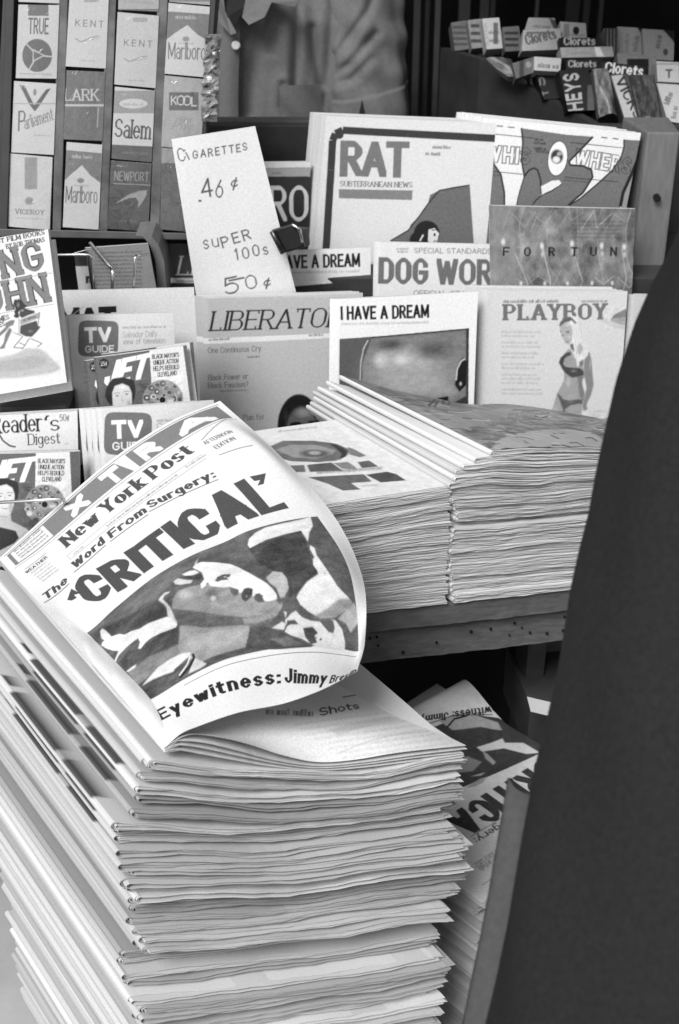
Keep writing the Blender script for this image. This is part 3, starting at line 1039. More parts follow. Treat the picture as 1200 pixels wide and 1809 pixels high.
def woman_face(c):
    """small portrait print: dark short hair, smiling face"""
    Q = lambda pts: [(150 + x / 6, 600 + y / 6) for x, y in pts]
    D = lambda pts, v, soft=1, al=1.0: c.poly(Q(pts), v, al, soft)
    def bl(x, y, rx, ry, v, al=.9, fe=.9):
        c.blob(150 + x / 6, 600 + y / 6, rx / 6, ry / 6, v, al, fe)
    D([(215, 590), (226, 520), (260, 450), (300, 410), (400, 393), (470, 410), (522, 430), (538, 520), (532, 600), (510, 660), (470, 680), (300, 690), (270, 686), (238, 650)], .15)
    D([(340, 740), (470, 740), (490, 840), (640, 900), (760, 980), (740, 1250), (180, 1250), (180, 960), (330, 860)], .72)
    D([(290, 560), (318, 486), (400, 458), (470, 490), (500, 560), (502, 660), (474, 760), (405, 812), (335, 776), (296, 690)], .80)
    bl(470, 690, 40, 90, .60, .8)
    bl(400, 500, 60, 22, .90, .7)
    for x, y in ((345, 592), (446, 574)):
        bl(x, y, 24, 12, .30)
        c.line(Q([(x - 32, y - 24), (x, y - 34), (x + 30, y - 26)]), 1.1, .45)
    bl(408, 640, 14, 8, .50)
    c.line(Q([(398, 590), (394, 630), (410, 648)]), .9, .6)
    bl(405, 710, 52, 20, .42)
    bl(405, 706, 40, 9, .88, .9, .5)
    bl(400, 800, 60, 16, .55, .7)

def wheel_of_rings(c, x, y, r):
    """round print of ring-shaped metal objects with a dark middle"""
    c.blob(x, y, r, r, .55, 1, .08)
    c.mottle(x - r, y - r, x + r, y + r, .10, 9, 7)
    rs = random.Random(9)
    for rad, n, s0, s1 in ((.82, 13, .10, .19), (.52, 9, .09, .17)):
        for k in range(n):
            a = k * 2 * math.pi / n + rs.uniform(-.15, .15)
            rr_ = rad + rs.uniform(-.06, .06)
            q = (x + r * rr_ * math.cos(a), y + r * rr_ * math.sin(a))
            w = rs.uniform(s0, s1) * r
            c.blob(q[0], q[1], w, w * rs.uniform(.7, 1), rs.choice([.2, .28, .8, .7]), .95, .35)
            c.blob(q[0] + w * .1, q[1], w * .6, w * .5, rs.choice([.82, .62, .36, .3]), .95, .5)
    for k in range(5):
        a = rs.uniform(0, 6)
        c.line([(x + r * .66 * math.cos(a + t), y + r * .66 * math.sin(a + t)) for t in (0, .3, .6, .9)], 1.0, rs.choice([.3, .8]), .8)
    c.blob(x, y, r * .34, r * .3, .62, .9, .4)
    c.blob(x - r * .02, y, r * .16, r * .16, .10, 1, .25)
    c.blob(x + r * .05, y - r * .22, r * .07, r * .07, .12, 1, .4)
    c.blob(x - r * .24, y - r * .04, r * .06, r * .06, .15, 1, .4)
    c.blob(x + r * .38, y + r * .02, r * .24, r * .15, .80, 1, .5, -25)
    c.line([(x + r * .3, y), (x + r * .42, y - r * .08), (x + r * .5, y)], 1, .4)

def draw_small_booklet(ox, oy, rot=0.0):
    """the booklet with a slanted word, a portrait and a headline panel (two copies in view)"""
    def f(c):
        m0 = c.fmap
        ca, sa = math.cos(math.radians(rot)), math.sin(math.radians(rot))
        def moved(P):
            Q = np.asarray(P, float) - [290, 650]
            return m0(np.stack([Q[:, 0] * ca - Q[:, 1] * sa, Q[:, 0] * sa + Q[:, 1] * ca], -1) + [290 + ox, 650 + oy])
        c.fmap = moved
        c.a[:] = .36
        c.poly([(263, 600), (322, 600), (338, 720), (271, 726)], .84)
        c.text('JET', (181, 684), (257, 668), 45, .88, .155, .10, .02, slant=.22, up=(.07, -1))
        c.blob(184, 642, 9, 9.5, .06, 1, .12)
        c.text('25¢', (178.5, 646.5), (190, 645), 8, .85, .1, .08, .1)
        for k, t in enumerate(('BLACK MAYOR`S', 'UNIQUE ACTION', 'HELPS REBUILD', 'CLEVELAND')):
            x0 = (269, 271, 271, 279)[k]
            x1 = (317, 316, 317, 313)[k]
            y = 634 + k * 10.6
            c.text(t, (x0, y), (x1, y - 3.2), 8.2, .08, .085, .055, .06)
        c.greek((248, 681), (262, 679), 3, .15)
        c.greek((249, 685), (259, 684), 3, .15)
        woman_face(c)
        wheel_of_rings(c, 288, 706, 37)
        # strapless dark dress, arm
        c.poly([(183, 762), (206, 752), (236, 756), (262, 760), (300, 850), (165, 850)], .17, 1, 1)
        c.poly([(232, 742), (255, 752), (262, 764), (248, 770)], .70, 1, 1)
        c.poly([(166, 776), (205, 800), (240, 778), (256, 756), (272, 762), (236, 812), (200, 834), (168, 830)], .66, 1, 1)
        c.fmap = m0
    return f

def d_tv(x, y, k, first):
    def f(c):
        T = lambda a, b: (x + a * k, y + b * k)
        t = np.linspace(0, 2 * math.pi, 60)
        sx = np.sign(np.cos(t)) * np.abs(np.cos(t)) ** .32
        sy = np.sign(np.sin(t)) * np.abs(np.sin(t)) ** .32
        c.poly([T(35 + 35.5 * a - (b * 1.0), 32 + 32 * b + a * .5) for a, b in zip(sx, sy)], .40)
        c.text('TV', T(11, 40), T(59, 38), 28 * k, .90, .12, .115, .06)
        c.text('GUIDE', T(12, 57), T(63, 55.5), 12.5 * k, .90, .085, .085, .12)
        c.greek(T(78, 14), T(154, 13), 5 * k, .52, .8)
        if first:
            c.text('Salvador Dali`s', T(79, 30), T(139, 28), 10.5 * k, .5, .045, None, .12)
            c.text('view of television', T(79, 42), T(153, 40), 10.5 * k, .5, .045, None, .12)
            c.greek(T(140, 48), T(153, 47.5), 4 * k, .5)
        else:
            c.text('Cost', T(79, 26), T(106, 25), 10.5 * k, .5, .045, None, .12)
        lines(c, *T(10, 84), T(90, 84)[0], 4, 9, 5, .55)
    return f

def d_reader(c):
    c.text('Reader', (-14, 766), (76, 761), 32, .14, .075, .03, .05, serif=.055)
    c.text('`s', (80, 761), (106, 760), 27, .14, .075, .03, .06, serif=.04)
    c.text('Digest', (50, 786), (107, 783), 20, .22, .06, .03, .1, serif=.05)
    c.text('50¢', (106, 744), (123, 743), 12, .25, .06, .035, .08)
    c.line([(-4, 762), (6, 778), (18, 787), (28, 789)], 2.4, .14)
    c.greek((115, 786), (120, 786), 6, .7)
    c.line([(-50, 798), (140, 794)], 1, .6)

def d_king(c):
    c.text('LATEST FILM BOOKS', (-34, 437), (80, 414), 8.6, .12, .10, .06, .12, serif=.05)
    c.text('BY BOB THOMAS', (12, 440), (80, 427), 8.6, .12, .10, .06, .12, serif=.05)
    for v, g_ in ((.15, 2.2), (.44, 0)):
        c.text('NG', (6, 494), (83, 474), 52, v, .10 + g_ / 80, .062 + g_ / 90, .10, serif=.05)
        c.text('OHN', (-28, 558), (91, 533), 54, v, .095 + g_ / 80, .060 + g_ / 90, .10, serif=.05)
    c.line([(-70, 511), (92, 482)], 1.2, .55)
    c.line([(-70, 566), (96, 537)], 1.2, .55)
    c.text('MES', (0, 568), (18, 564), 9, .12, .1, .06, .1, serif=.05)
    c.text('ES', (0, 578), (10, 576), 9, .12, .1, .06, .1, serif=.05)
    # figure on a folding chair
    Kp = lambda pts: [(x / 9.23, 520 + y / 9.23) for x, y in pts]
    D = lambda pts, v, soft=1, al=1.0: c.poly(Kp(pts), v, al, soft)
    D([(-700, 1120), (0, 1030), (280, 960), (420, 880), (640, 880), (760, 950), (830, 1030), (960, 1150), (990, 1220), (850, 1280), (400, 1350), (-600, 1420)], .66, 8)
    D([(-400, 1150), (0, 1090), (500, 1010), (720, 1010), (760, 1120), (400, 1240), (-400, 1280)], .58, 8, .7)
    D([(225, 150), (240, 90), (300, 68), (370, 110), (400, 160), (452, 186), (420, 200), (390, 250), (330, 262), (302, 290), (320, 372), (262, 384), (226, 350), (250, 330), (240, 280), (260, 240)], .17)
    c.blob(300 / 9.23, 520 + 170 / 9.23, 4, 7, .46, .9, .8)
    c.blob(280 / 9.23, 520 + 80 / 9.23, 4, 2, .75, .9, .8)
    D([(330, 272), (400, 220), (470, 250), (562, 268), (572, 300), (480, 332), (360, 384), (318, 340)], .22)
    c.blob(370 / 9.23, 520 + 262 / 9.23, 4, 4, .52, .9, .8)
    D([(340, 510), (600, 428), (622, 510), (662, 530), (600, 612), (520, 692), (420, 682), (330, 632)], .24)
    c.blob(500 / 9.23, 520 + 600 / 9.23, 9, 5, .40, .8, .9)
    D([(326, 412), (652, 288), (652, 380), (340, 504)], .56)
    c.greek((385 / 9.23, 520 + 440 / 9.23), (590 / 9.23, 520 + 374 / 9.23), 4, .18, .9)
    c.line(Kp([(310, 390), (318, 625)]), 2.4, .66)
    c.line(Kp([(650, 290), (622, 505)]), 1.6, .5)
    D([(90, 470), (180, 420), (250, 420), (222, 500), (160, 522), (100, 600), (-40, 720), (-40, 660), (100, 530)], .42)
    D([(160, 540), (202, 580), (150, 700), (92, 830), (82, 882), (-20, 890), (40, 830), (70, 780), (90, 660)], .42)
    D([(170, 600), (320, 640), (382, 692), (300, 664)], .58)
    for a, b in (((380, 680), (230, 862)), ((490, 710), (370, 890)), ((510, 722), (690, 800)), ((230, 866), (380, 876)), ((690, 800), (610, 855)), ((320, 785), (420, 830))):
        c.line(Kp([a, b]), 1.7, .46)
    c.mottle(-60, 620, 118, 700, .02, 14, 3)

def d_mat(c):
    c.text('MAT', (104, 586), (207, 582), 42, .10, .15, .13, -.02)
    c.line([(128, 556), (150, 540)], 1.2, .6)

def d_liberator(c):
    c.rect(352, 525, 645, 598, .70)
    c.poly([(359, 598), (640, 586), (640, 594), (359, 608)], .88)
    c.poly([(359, 608), (640, 594), (640, 905), (359, 905)], .72)
    c.text('LIBERATOR', (370, 585), (602, 577), 35, .14, .060, .03, .10, serif=.065, slant=.22)
    c.greek((369, 602), (409, 600), 4, .2)
    c.greek((545, 594), (574, 593), 4, .2)
    c.text('One Continuous Cry', (368, 624), (461, 620), 10, .22, .04, None, .14)
    c.greek((437, 632), (461, 631), 3.6, .2)
    c.text('Black Power or', (368, 672), (438, 669), 10, .22, .04, None, .14)
    c.text('Black Fascism?', (368, 686), (439, 683), 10, .22, .04, None, .14)
    c.greek((388, 692), (437, 690), 3.4, .35)
    c.text('Plan for', (430, 742), (467, 740), 10, .25, .04, None, .14)
    # head of a man, cut by the pile in front
    c.blob(528, 752, 39, 58, .10, 1, .08)
    c.blob(533, 760, 32, 48, .34, 1, .25)
    c.blob(536, 728, 22, 14, .56, .8, .9)
    c.blob(505, 735, 7, 18, .2, .8, .9)
    c.blob(522, 748, 13, 4.5, .08, 1, .5, -6)
    c.blob(553, 746, 12, 4.5, .08, 1, .5, 6)
    c.blob(538, 770, 9, 18, .48, .7, .9)
    c.blob(536, 792, 20, 5, .12, .9, .5)

def d_dream(x0, x1, yb, dx, dy, front=True):
    """white cover with black headline over a close-up of a bowed head"""
    def f(c):
        T = lambda a, b: (a + dx, b + dy)
        st = 'I HAVE A DREAM'
        c.text(st, T(602, 565), T(758, 561), 24, .08, .125, .075, .06, space=.42)
        c.greek(T(603, 574), T(757, 571), 5, .62, .8)
        P = [T(600, 599), T(829, 580), T(826, 880), T(599, 880)]
        c.poly(P, .20)
        if front:
            c.poly([T(600, 599), T(655, 595), T(645, 620), T(637, 650), T(636, 700), T(640, 800), T(600, 800)], .34, 1, 1)
            c.line([T(650, 600), T(642, 615), T(637, 640), T(636, 672)], 2.2, .72)
            c.poly([T(655, 597), T(824, 583), T(824, 700), T(800, 712), T(740, 705), T(690, 704), T(650, 700), T(639, 672), T(640, 640)], .46, 1, 2)
            c.blob(722, 660, 120, 80, .66, .95, 1.0)
            c.blob(715, 660, 70, 40, .62, .8, 1.0)
            c.blob(718, 632, 74, 30, .70, .75, 1.0)
            c.blob(672, 636, 20, 20, .88, .7, 1.0)
            c.blob(709, 635, 22, 16, .86, .7, 1.0)
            c.blob(735, 678, 80, 32, .64, .8, 1.0)
            c.blob(765, 618, 50, 24, .24, .7, 1.0)
            c.blob(690, 608, 40, 14, .22, .7, 1.0)
            c.blob(790, 690, 30, 14, .62, .7, 1.0)
            c.mottle(*T(640, 600), *T(824, 705), .045, 22, 6)
            c.poly([T(640, 684), T(690, 704), T(745, 708), T(792, 700), T(792, 708), T(740, 716), T(680, 712)], .08, 1, 1)
            # ear
            c.poly([T(818, 632), T(826, 640), T(824, 680), T(812, 692), T(804, 680), T(808, 648)], .10, 1, 1)
            c.line([T(806, 672), T(808, 652), T(815, 638), T(822, 634)], 3, .72)
            c.blob(814, 678, 4, 6, .75, .9, .8)
            c.poly([T(640, 712), T(826, 712), T(826, 880), T(640, 880)], .15, 1, 2)
        else:
            c.mottle(*T(600, 590), *T(829, 700), .05, 12, 9)
    return f

def d_playboy(c):
    c.text('PLAYBOY', (889, 566), (1072, 564), 29, .42, .13, .06, .12, serif=.075)
    c.greek((889, 535), (985, 534), 5.5, .35, .9)
    c.greek((1027, 534), (1072, 534), 4.5, .4, .9)
    y = 588
    for gk in (2, 2, 2, 2, 3, 2):
        lines(c, 886, y, 962, gk, 7.2, 4.6, .62, .75)
        y += gk * 7.2 + 4.5
    # corner of a towel or stone, top right
    c.poly([(1085, 556), (1107, 545), (1107, 575), (1092, 572), (1078, 566)], .45, .9, 1)
    c.poly([(1060, 565), (1107, 560), (1107, 584), (1080, 578)], .70, .6, 2)
    c.mottle(1070, 545, 1107, 582, .07, 6, 2)
    # woman in a bikini, hands behind her back
    Wm = lambda pts: [(950 + x / 7.5, 530 + y / 7.5) for x, y in pts]
    D = lambda pts, v, soft=1, al=1.0: c.poly(Wm(pts), v, al, soft)
    def bl(x, y, rx, ry, v, al=.9, fe=.9, ang=0):
        c.blob(950 + x / 7.5, 530 + y / 7.5, rx / 7.5, ry / 7.5, v, al, fe, ang)
    D([(0, 1500), (150, 1520), (320, 1560), (560, 1610), (800, 1590), (1000, 1545), (1190, 1530), (1190, 1900), (0, 1900)], .46, 2)
    D([(620, 700), (680, 690), (706, 780), (716, 900), (736, 1120), (704, 1250), (654, 1350), (640, 1400), (660, 1442), (600, 1462), (588, 1400), (608, 1300), (640, 1180), (620, 1050), (600, 980), (608, 850)], .50)
    bl(690, 850, 18, 120, .66, .8)
    D([(400, 640), (440, 660), (480, 760), (560, 830), (612, 900), (610, 1000), (580, 1060), (580, 1120), (616, 1220), (610, 1330), (590, 1380), (576, 1500), (556, 1640), (150, 1640), (160, 1540), (200, 1400), (250, 1230), (310, 1120), (340, 1060), (346, 960), (300, 870), (275, 820), (300, 760), (360, 690)], .60)
    D([(520, 1010), (606, 1000), (580, 1090), (612, 1230), (600, 1340), (550, 1270), (530, 1120)], .44, 3, .9)
    bl(400, 1090, 60, 110, .70, .8)
    bl(440, 1270, 80, 50, .64, .7)
    bl(440, 1500, 70, 90, .66, .7)
    bl(230, 1450, 50, 90, .70, .7)
    D([(590, 1050), (614, 1030), (640, 1150), (620, 1215), (600, 1150)], .82)
    D([(275, 820), (300, 758), (380, 690), (430, 688), (436, 720), (350, 770), (330, 840), (360, 880), (430, 890), (560, 900), (602, 940), (606, 990), (520, 1012), (450, 1022), (400, 992), (350, 950), (310, 890)], .27)
    bl(395, 800, 62, 80, .58, .9, .6)
    bl(470, 935, 60, 36, .46, .9)
    D([(248, 1230), (300, 1264), (330, 1310), (420, 1330), (540, 1308), (580, 1316), (592, 1372), (520, 1370), (420, 1392), (362, 1440), (330, 1444), (290, 1340)], .35)
    bl(430, 1350, 60, 20, .48, .7)
    D([(330, 1440), (352, 1440), (342, 1580), (312, 1580)], .34, 2)
    D([(430, 195), (500, 220), (540, 310), (562, 420), (592, 520), (642, 640), (664, 720), (604, 790), (562, 832), (520, 884), (500, 760), (470, 650), (440, 560), (440, 420), (420, 330)], .86)
    D([(520, 600), (560, 560), (600, 640), (560, 720), (520, 700)], .60, 3, .8)
    D([(540, 820), (600, 780), (600, 860), (560, 880)], .40, 2, .9)
    for a_, b_ in ((470, 505), (500, 545), (530, 590), (560, 620)):
        c.line(Wm([(a_, 300), (a_ + 8, 450), (b_, 640), (b_ + 6, 740)]), 1.0, .66, .8)
    D([(284, 330), (360, 288), (440, 330), (458, 420), (442, 540), (402, 592), (350, 562), (318, 480), (288, 400)], .66)
    bl(392, 420, 38, 22, .34)
    bl(324, 466, 18, 22, .36)
    bl(302, 412, 14, 24, .42)
    bl(410, 485, 34, 26, .78)
    bl(384, 546, 36, 13, .44)
    bl(390, 330, 50, 26, .80, .9)
    D([(420, 590), (462, 570), (482, 680), (436, 640)], .40, 1)
    D([(280, 322), (300, 280), (360, 240), (420, 214), (450, 235), (512, 300), (492, 310), (440, 262), (408, 282), (356, 292), (316, 322), (290, 346)], .36)
    c.mottle(950, 725, 1107, 790, .08, 10, 5)

def d_dog(c):
    c.greek((700, 441), (722, 441), 3.2, .25)
    c.greek((702, 446), (720, 446), 3.2, .25)
    c.text('SPECIAL STANDARDS ISSUE', (732, 447), (908, 449), 9.5, .30, .05, None, .16)
    c.text('DOG', (668, 501), (757, 503), 47, .40, .15, .085, .05)
    c.text('WORLD', (770, 503), (925, 506), 47, .40, .135, .085, .05)
    c.text('OFFICIAL STANDARDS', (731, 522), (880, 524), 9.5, .30, .05, None, .16)
    c.greek((864, 486), (874, 486), 4, .3)
    lines(c, 700, 540, 900, 5, 12, 6, .5)

def d_fortune(c):
    c.mottle(860, 360, 1130, 700, .16, 9, 3)
    c.mottle(860, 360, 1130, 700, .09, 26, 8)
    c.poly([(865, 363), (905, 363), (915, 520), (868, 520)], .56, .5, 6)
    rs = random.Random(4)
    for k, x in enumerate((905, 950, 1000, 1044, 1085)):
        j = lambda: rs.uniform(-7, 7)
        for pts in ([(26, 366), (14, 400), (22, 470), (34, 505)], [(-14, 410), (0, 376), (16, 396), (36, 370)], [(2, 486), (22, 508), (46, 482)], [(10, 440), (22, 500), (20, 520)]):
            c.line([(x + a_ + j(), b_ + j()) for a_, b_ in pts], rs.uniform(1.0, 1.9), rs.uniform(.58, .76), rs.uniform(.4, .85))
    for k in range(5):
        c.greek((1008, 392 + k * 7), (1100, 393 + k * 7), 3, .25, .6)
    for x, y in ((889, 427), (957, 434), (1010, 430), (1063, 434), (1103, 436)):
        c.blob(x, y, 6, 10, .86, .9, .9)
        c.blob(x + 1, y + 14, 5, 9, .74, .8, .9)
    for x in (920, 962, 1002, 1046, 1082):
        c.blob(x, 500, 4, 6, .86, .9, .8)
    xs = [888, 925, 968, 1008, 1042, 1078, 1119]
    for ch, x in zip('FORTUNE', xs):
        c.text(ch, (x, 452), (x + 12, 452.4), 16, .10, .10, .07)

def d_rat(c):
    # heavy rounded frame line
    t = [(570, 620), (576, 444), (585, 300), (588, 248), (593, 236), (606, 230), (720, 236), (905, 246)]
    c.line(t, 13, .20)
    c.blob(600, 238, 8, 8, .20, 1, .2)
    c.text('RAT', (600, 312), (722, 314), 64, .42, .14, .09, -.07, up=(.03, -1))
    c.text('SUBTERRANEAN NEWS', (601, 329), (729, 331), 9.5, .30, .075, .04, .08, serif=.06)
    c.poly([(599, 334), (729, 336), (728, 353), (599, 350)], .46)
    c.greek((764, 262), (800, 263), 6, .3, .9)
    c.greek((752, 274), (782, 275), 6, .3, .9)
    # stepped dark shape and a small dark-haired head at its foot
    c.poly([(690, 425), (722, 406), (726, 396), (742, 380), (746, 372), (756, 360), (760, 344), (776, 336), (800, 330), (830, 326), (840, 470), (690, 470)], .38)
    for a, b in (((690, 425), (722, 406)), ((722, 406), (742, 380)), ((742, 380), (756, 360)), ((756, 360), (776, 336)), ((776, 336), (828, 327))):
        c.line([a, b], 2, .15)
    c.blob(754, 412, 24, 24, .10, 1, .12)
    c.blob(742, 425, 20, 20, .10, 1, .2)
    c.poly([(757, 405), (768, 402), (776, 412), (772, 428), (760, 434), (756, 424)], .80)
    c.blob(768, 414, 2.2, 3.4, .1, 1, .3)
    c.line([(763, 406), (772, 405)], 1.4, .1)
    c.line([(766, 426), (772, 425)], 1.4, .2)
    c.line([(742, 425), (748, 414)], 3, .8)
    lines(c, 600, 470, 720, 8, 12, 6, .4)

def d_swirl(c):
    T = lambda x, y: (840 + x / 4, 200 + y / 4)
    c.rect(856, 224, 1134, 660, .84)
    dk, ln = .40, .10
    def area(pts, v):
        c.poly([T(*p) for p in pts], v)
    def ol(pts, w=3.2):
        c.line([T(*p) for p in pts], w, ln)
    area([(325, 105), (430, 120), (640, 150), (830, 165), (740, 260), (665, 330), (660, 360), (760, 370), (820, 400), (830, 450), (760, 560), (650, 640), (650, 700), (400, 700), (420, 620), (470, 575), (540, 545), (605, 500), (590, 470), (540, 475), (470, 520), (455, 440), (415, 385), (370, 410), (340, 450), (330, 380), (330, 200)], dk)
    area([(340, 450), (370, 410), (415, 385), (440, 400), (460, 470), (460, 580), (405, 650), (400, 1400), (290, 1400), (290, 650), (310, 560)], dk)
    area([(45, 280), (120, 340), (180, 430), (205, 560), (205, 1400), (-60, 1400), (10, 660), (40, 400)], dk)
    area([(1050, 185), (1170, 195), (1160, 300), (1130, 420), (1090, 500), (1040, 570), (1025, 660), (1025, 1400), (300, 1400), (400, 660), (650, 660), (740, 600), (860, 500), (970, 400), (1030, 310), (1050, 240)], dk)
    area([(1105, 420), (1160, 300), (1175, 195), (1220, 200), (1200, 1400), (1025, 1400), (1030, 620), (1060, 540)], .52)
    ol([(325, 105), (335, 200), (325, 330), (345, 445), (380, 400), (415, 385), (440, 400), (460, 470), (465, 570)], 2.6)
    ol([(45, 280), (120, 345), (180, 430), (205, 560), (205, 650)], 2.8)
    ol([(345, 445), (310, 560), (290, 650)], 1.6)
    ol([(400, 660), (420, 620), (470, 575), (540, 545), (605, 500)], 2)
    ol([(830, 165), (740, 260), (660, 340), (670, 365), (760, 370), (820, 400), (828, 450), (760, 560), (650, 650)], 3)
    ol([(1050, 185), (1050, 240), (1030, 310), (970, 400), (860, 500), (740, 600), (660, 650)], 2.2)
    ol([(1175, 195), (1160, 300), (1105, 430), (1045, 560), (1025, 660)], 5.5)
    # white ring and its centre
    cx, cy = T(580, 318)
    c.blob(cx, cy, 18, 32, .14, 1, .05, 8)
    c.blob(cx, cy, 16.8, 30.8, .86, 1, .05, 8)
    q = T(575, 305)
    c.blob(q[0], q[1], 13, 15, .18, 1, .4)
    c.blob(q[0] - 1, q[1] + 5, 9, 8, .82, 1, .5)
    c.blob(q[0] + 4, q[1] - 5, 6, 5, .6, 1, .5)
    area([(462, 515), (540, 475), (590, 472), (607, 492), (590, 510), (520, 545), (470, 575)], .84)
    # outlined letters
    for st, a, b in (('WHIS', (68, 345), (385, 370)), ('WHERS', (690, 368), (1090, 440))):
        c.text(st, T(*a), T(*b), 32, .20, .17, .12, .06, outline=.045)
    for a, b in (((65, 140), (415, 175)), ((65, 405), (330, 430)), ((670, 205), (1040, 245)), ((630, 450), (1010, 485))):
        ol([a, b], 1)
    for a in (65, 150, 230):
        ol([(a, 80 + (a - 65) * .1), (a + 45, 84 + (a - 65) * .1)], 1.6)
    ol([(62, 82), (55, 250)], 1)
    for a in (890, 970):
        ol([(a, 170 + (a - 890) * .1), (a + 40, 175 + (a - 890) * .1)], 1.6)
    for k, (a, b, y) in enumerate(((420, 490, 190), (410, 490, 215), (415, 500, 255), (425, 515, 275))):
        c.greek(T(a, y), T(b, y + 6), 5, .14, .9)
    c.greek(T(60, 435), T(180, 445), 3, .2)
    c.greek(T(620, 475), T(800, 490), 3, .2)

def d_ro(c):
    c.rect(340, 285, 560, 296, .80)
    c.rect(340, 296, 560, 312, .58)
    c.rect(340, 312, 560, 620, .16)
    c.text('GRO', (440, 392), (545, 391), 64, .74, .085, .06, .08)
    c.rect(340, 420, 560, 432, .30)
    c.greek((480, 307), (500, 307), 4, .3)

def d_li(c):
    c.rect(280, 425, 500, 491, .26)
    c.poly([(295, 491), (500, 490), (500, 499), (295, 500)], .84)
    c.rect(280, 500, 500, 640, .22)
    c.text('LIBERATOR', (312, 486), (545, 484), 34, .80, .060, .03, .10, serif=.065, slant=.22)
    c.greek((312, 498), (345, 498), 4, .2)

A = 'magazine'
sheet('booklet', 'lower small booklet with a woman and a ringed wheel, behind the chrome wire', 'booklet', (-33, 803), (141, 797), (-31, 960), .155, 1.44,
      draw_small_booklet(-203, 185, 5.0), r2=(142, 960), th=.006, lean=16, yaw=6, seed=4)
sheet('booklet', 'white digest with tall dark serif lettering, half hidden behind the lower small booklet', 'booklet', (-52, 736), (137, 726), (-48, 900), .19, 1.50, d_reader, r2=(140, 900), th=.012, lean=12, yaw=6, seed=5)
o = sheet('booklet', 'lower guide with a rounded screen emblem, partly hidden by the curled newspaper', 'booklet', (170, 722), (378, 708), (184, 900), .19, 1.47,
          d_tv(185, 728, 1.18, False), r2=(386, 900), lean=14, yaw=7, th=.006, base=.80, seed=6)
behind(o, 3, -.0075, .010, 'copy behind the lower screen-emblem guide, only its left edge in view', 'copies behind the lower screen-emblem guide', -.002)
o = sheet('booklet', 'upper small booklet with a woman and a ringed wheel, before the guide', 'booklet', (165, 632), (330, 610), (186, 800), .155, 1.54,
          draw_small_booklet(0, 0), r2=(346, 790), lean=14, yaw=7, th=.005, seed=7)
behind(o, 1, -.011, .008, 'second copy showing its left edge behind the upper small booklet', None, -.004)
behind(o, 1, .009, .012, 'third copy showing its right edge behind the upper small booklet', None, .001)
o = sheet('booklet', 'upper guide with a rounded screen emblem, behind the upper small booklet', 'booklet', (119, 557), (306, 552), (133, 720), .19, 1.63,
          d_tv(139, 566, 1.0, True), r2=(316, 720), lean=14, yaw=6, th=.006, base=.80, seed=8)
behind(o, 2, -.006, .008, 'copy behind the upper screen-emblem guide, only its left edge in view', 'copies behind the upper screen-emblem guide', -.002)
sheet('newspaper', 'pale folded paper with three heavy black capitals, cut off by the upper guide', 'newspaper', (92, 514), (343, 508), (104, 700), .30, 1.71, d_mat, r2=(350, 640), th=.006, base=.80, material=P_MAT, seed=9)
KA = sheet('paperback', 'tilted white paperback with a figure on a folding chair, at the left edge', 'paperback', (-72, 432), (85, 405), (-38, 715), .178, 1.57, d_king, r2=(119, 683), th=.014, lean=20, yaw=3, base=.83, seed=11)
behind(KA, 1, .004, .016, 'second paperback right behind the tilted one with the folding chair', None, -.012)

o = sheet(A, 'grey magazine with slanted dark serif title and a man cut off below', 'magazine', (358, 527), (641, 518), (361, 700), .30, 1.885, d_liberator,
          r2=(641, 700), lean=13, yaw=9, th=.005, base=.74, seed=12)
behind(o, 3, -.0045, .006, 'copy behind the grey magazine with slanted title, only its left edge in view', 'copies behind the grey slanted-title magazine', .0005)
o = sheet(A, 'white magazine with black headline over a close-up of a bowed head, front row', 'magazine', (584, 529), (845, 515), (582, 700), .30, 1.85, d_dream(0, 0, 0, 0, 0), r2=(838, 700),
          lean=13, yaw=9, th=.006, base=.90, seed=13, spine=.07)
o = sheet(A, 'pale magazine with a long-haired woman in a bikini on its cover', 'magazine', (850, 512), (1109, 515), (843, 690), .30, 1.905, d_playboy, r2=(1097, 690), lean=13, yaw=8, th=.007,
          base=.80, seed=14, spine=.05)
behind(o, 3, -.0052, .007, 'copy behind the bikini-cover magazine, only its left edge in view', 'copies behind the bikini-cover magazine', .0008)
sheet(A, 'plain pale magazine edge right of the bikini cover, partly behind the coat', 'magazine', (1114, 521), (1300, 524), (1100, 700), .30, 1.93, lambda c: lines(c, 1130, 560, 1280, 10, 14, 7, .5), lean=13, yaw=8, th=.008, base=.72, seed=15)
sheet(A, 'second pale magazine edge between the bikini cover and the plain one', 'magazine', (1122, 520), (1310, 523), (1108, 700), .30, 1.955, lambda c: None, lean=13, yaw=8, th=.008, base=.78, seed=16)

sheet(A, 'white magazine repeating the black headline in the row behind, right of the price card', 'magazine', (397, 447), (655, 437), (397, 600), .30, 2.0, d_dream(0, 0, 0, -121.5, -90, False), r2=(655, 600),
      lean=13, yaw=9, th=.006, base=.88, seed=17)
sheet(A, 'white magazine with thick grey block title about dogs, back row', 'magazine', (661, 427), (940, 433), (659, 560), .29, 2.005, d_dog, r2=(938, 560), lean=13, yaw=3, th=.007, base=.84, seed=18)
sheet(A, 'mottled grey magazine with widely spaced capitals and branching pale lines', 'magazine', (865, 363), (1123, 369), (868, 520), .33, 1.99, d_fortune, r2=(1117, 520), lean=11, yaw=3, th=.008, base=.44, seed=19)
o = sheet('newspaper', 'white underground paper with a thick rounded frame line and a heavy grey title', 'newspaper', (572, 205), (915, 219), (550, 440), .42, 2.10, d_rat, r2=(893, 440), lean=12, yaw=-3, th=.010, spine=.03,
          base=.80, material=P_MAT, seed=20, bulge=.003)
behind(o, 5, -.0050, .011, 'copy behind the thick-framed paper, only its left edge in view', 'copies behind the thick-framed paper', .0004, .0012)
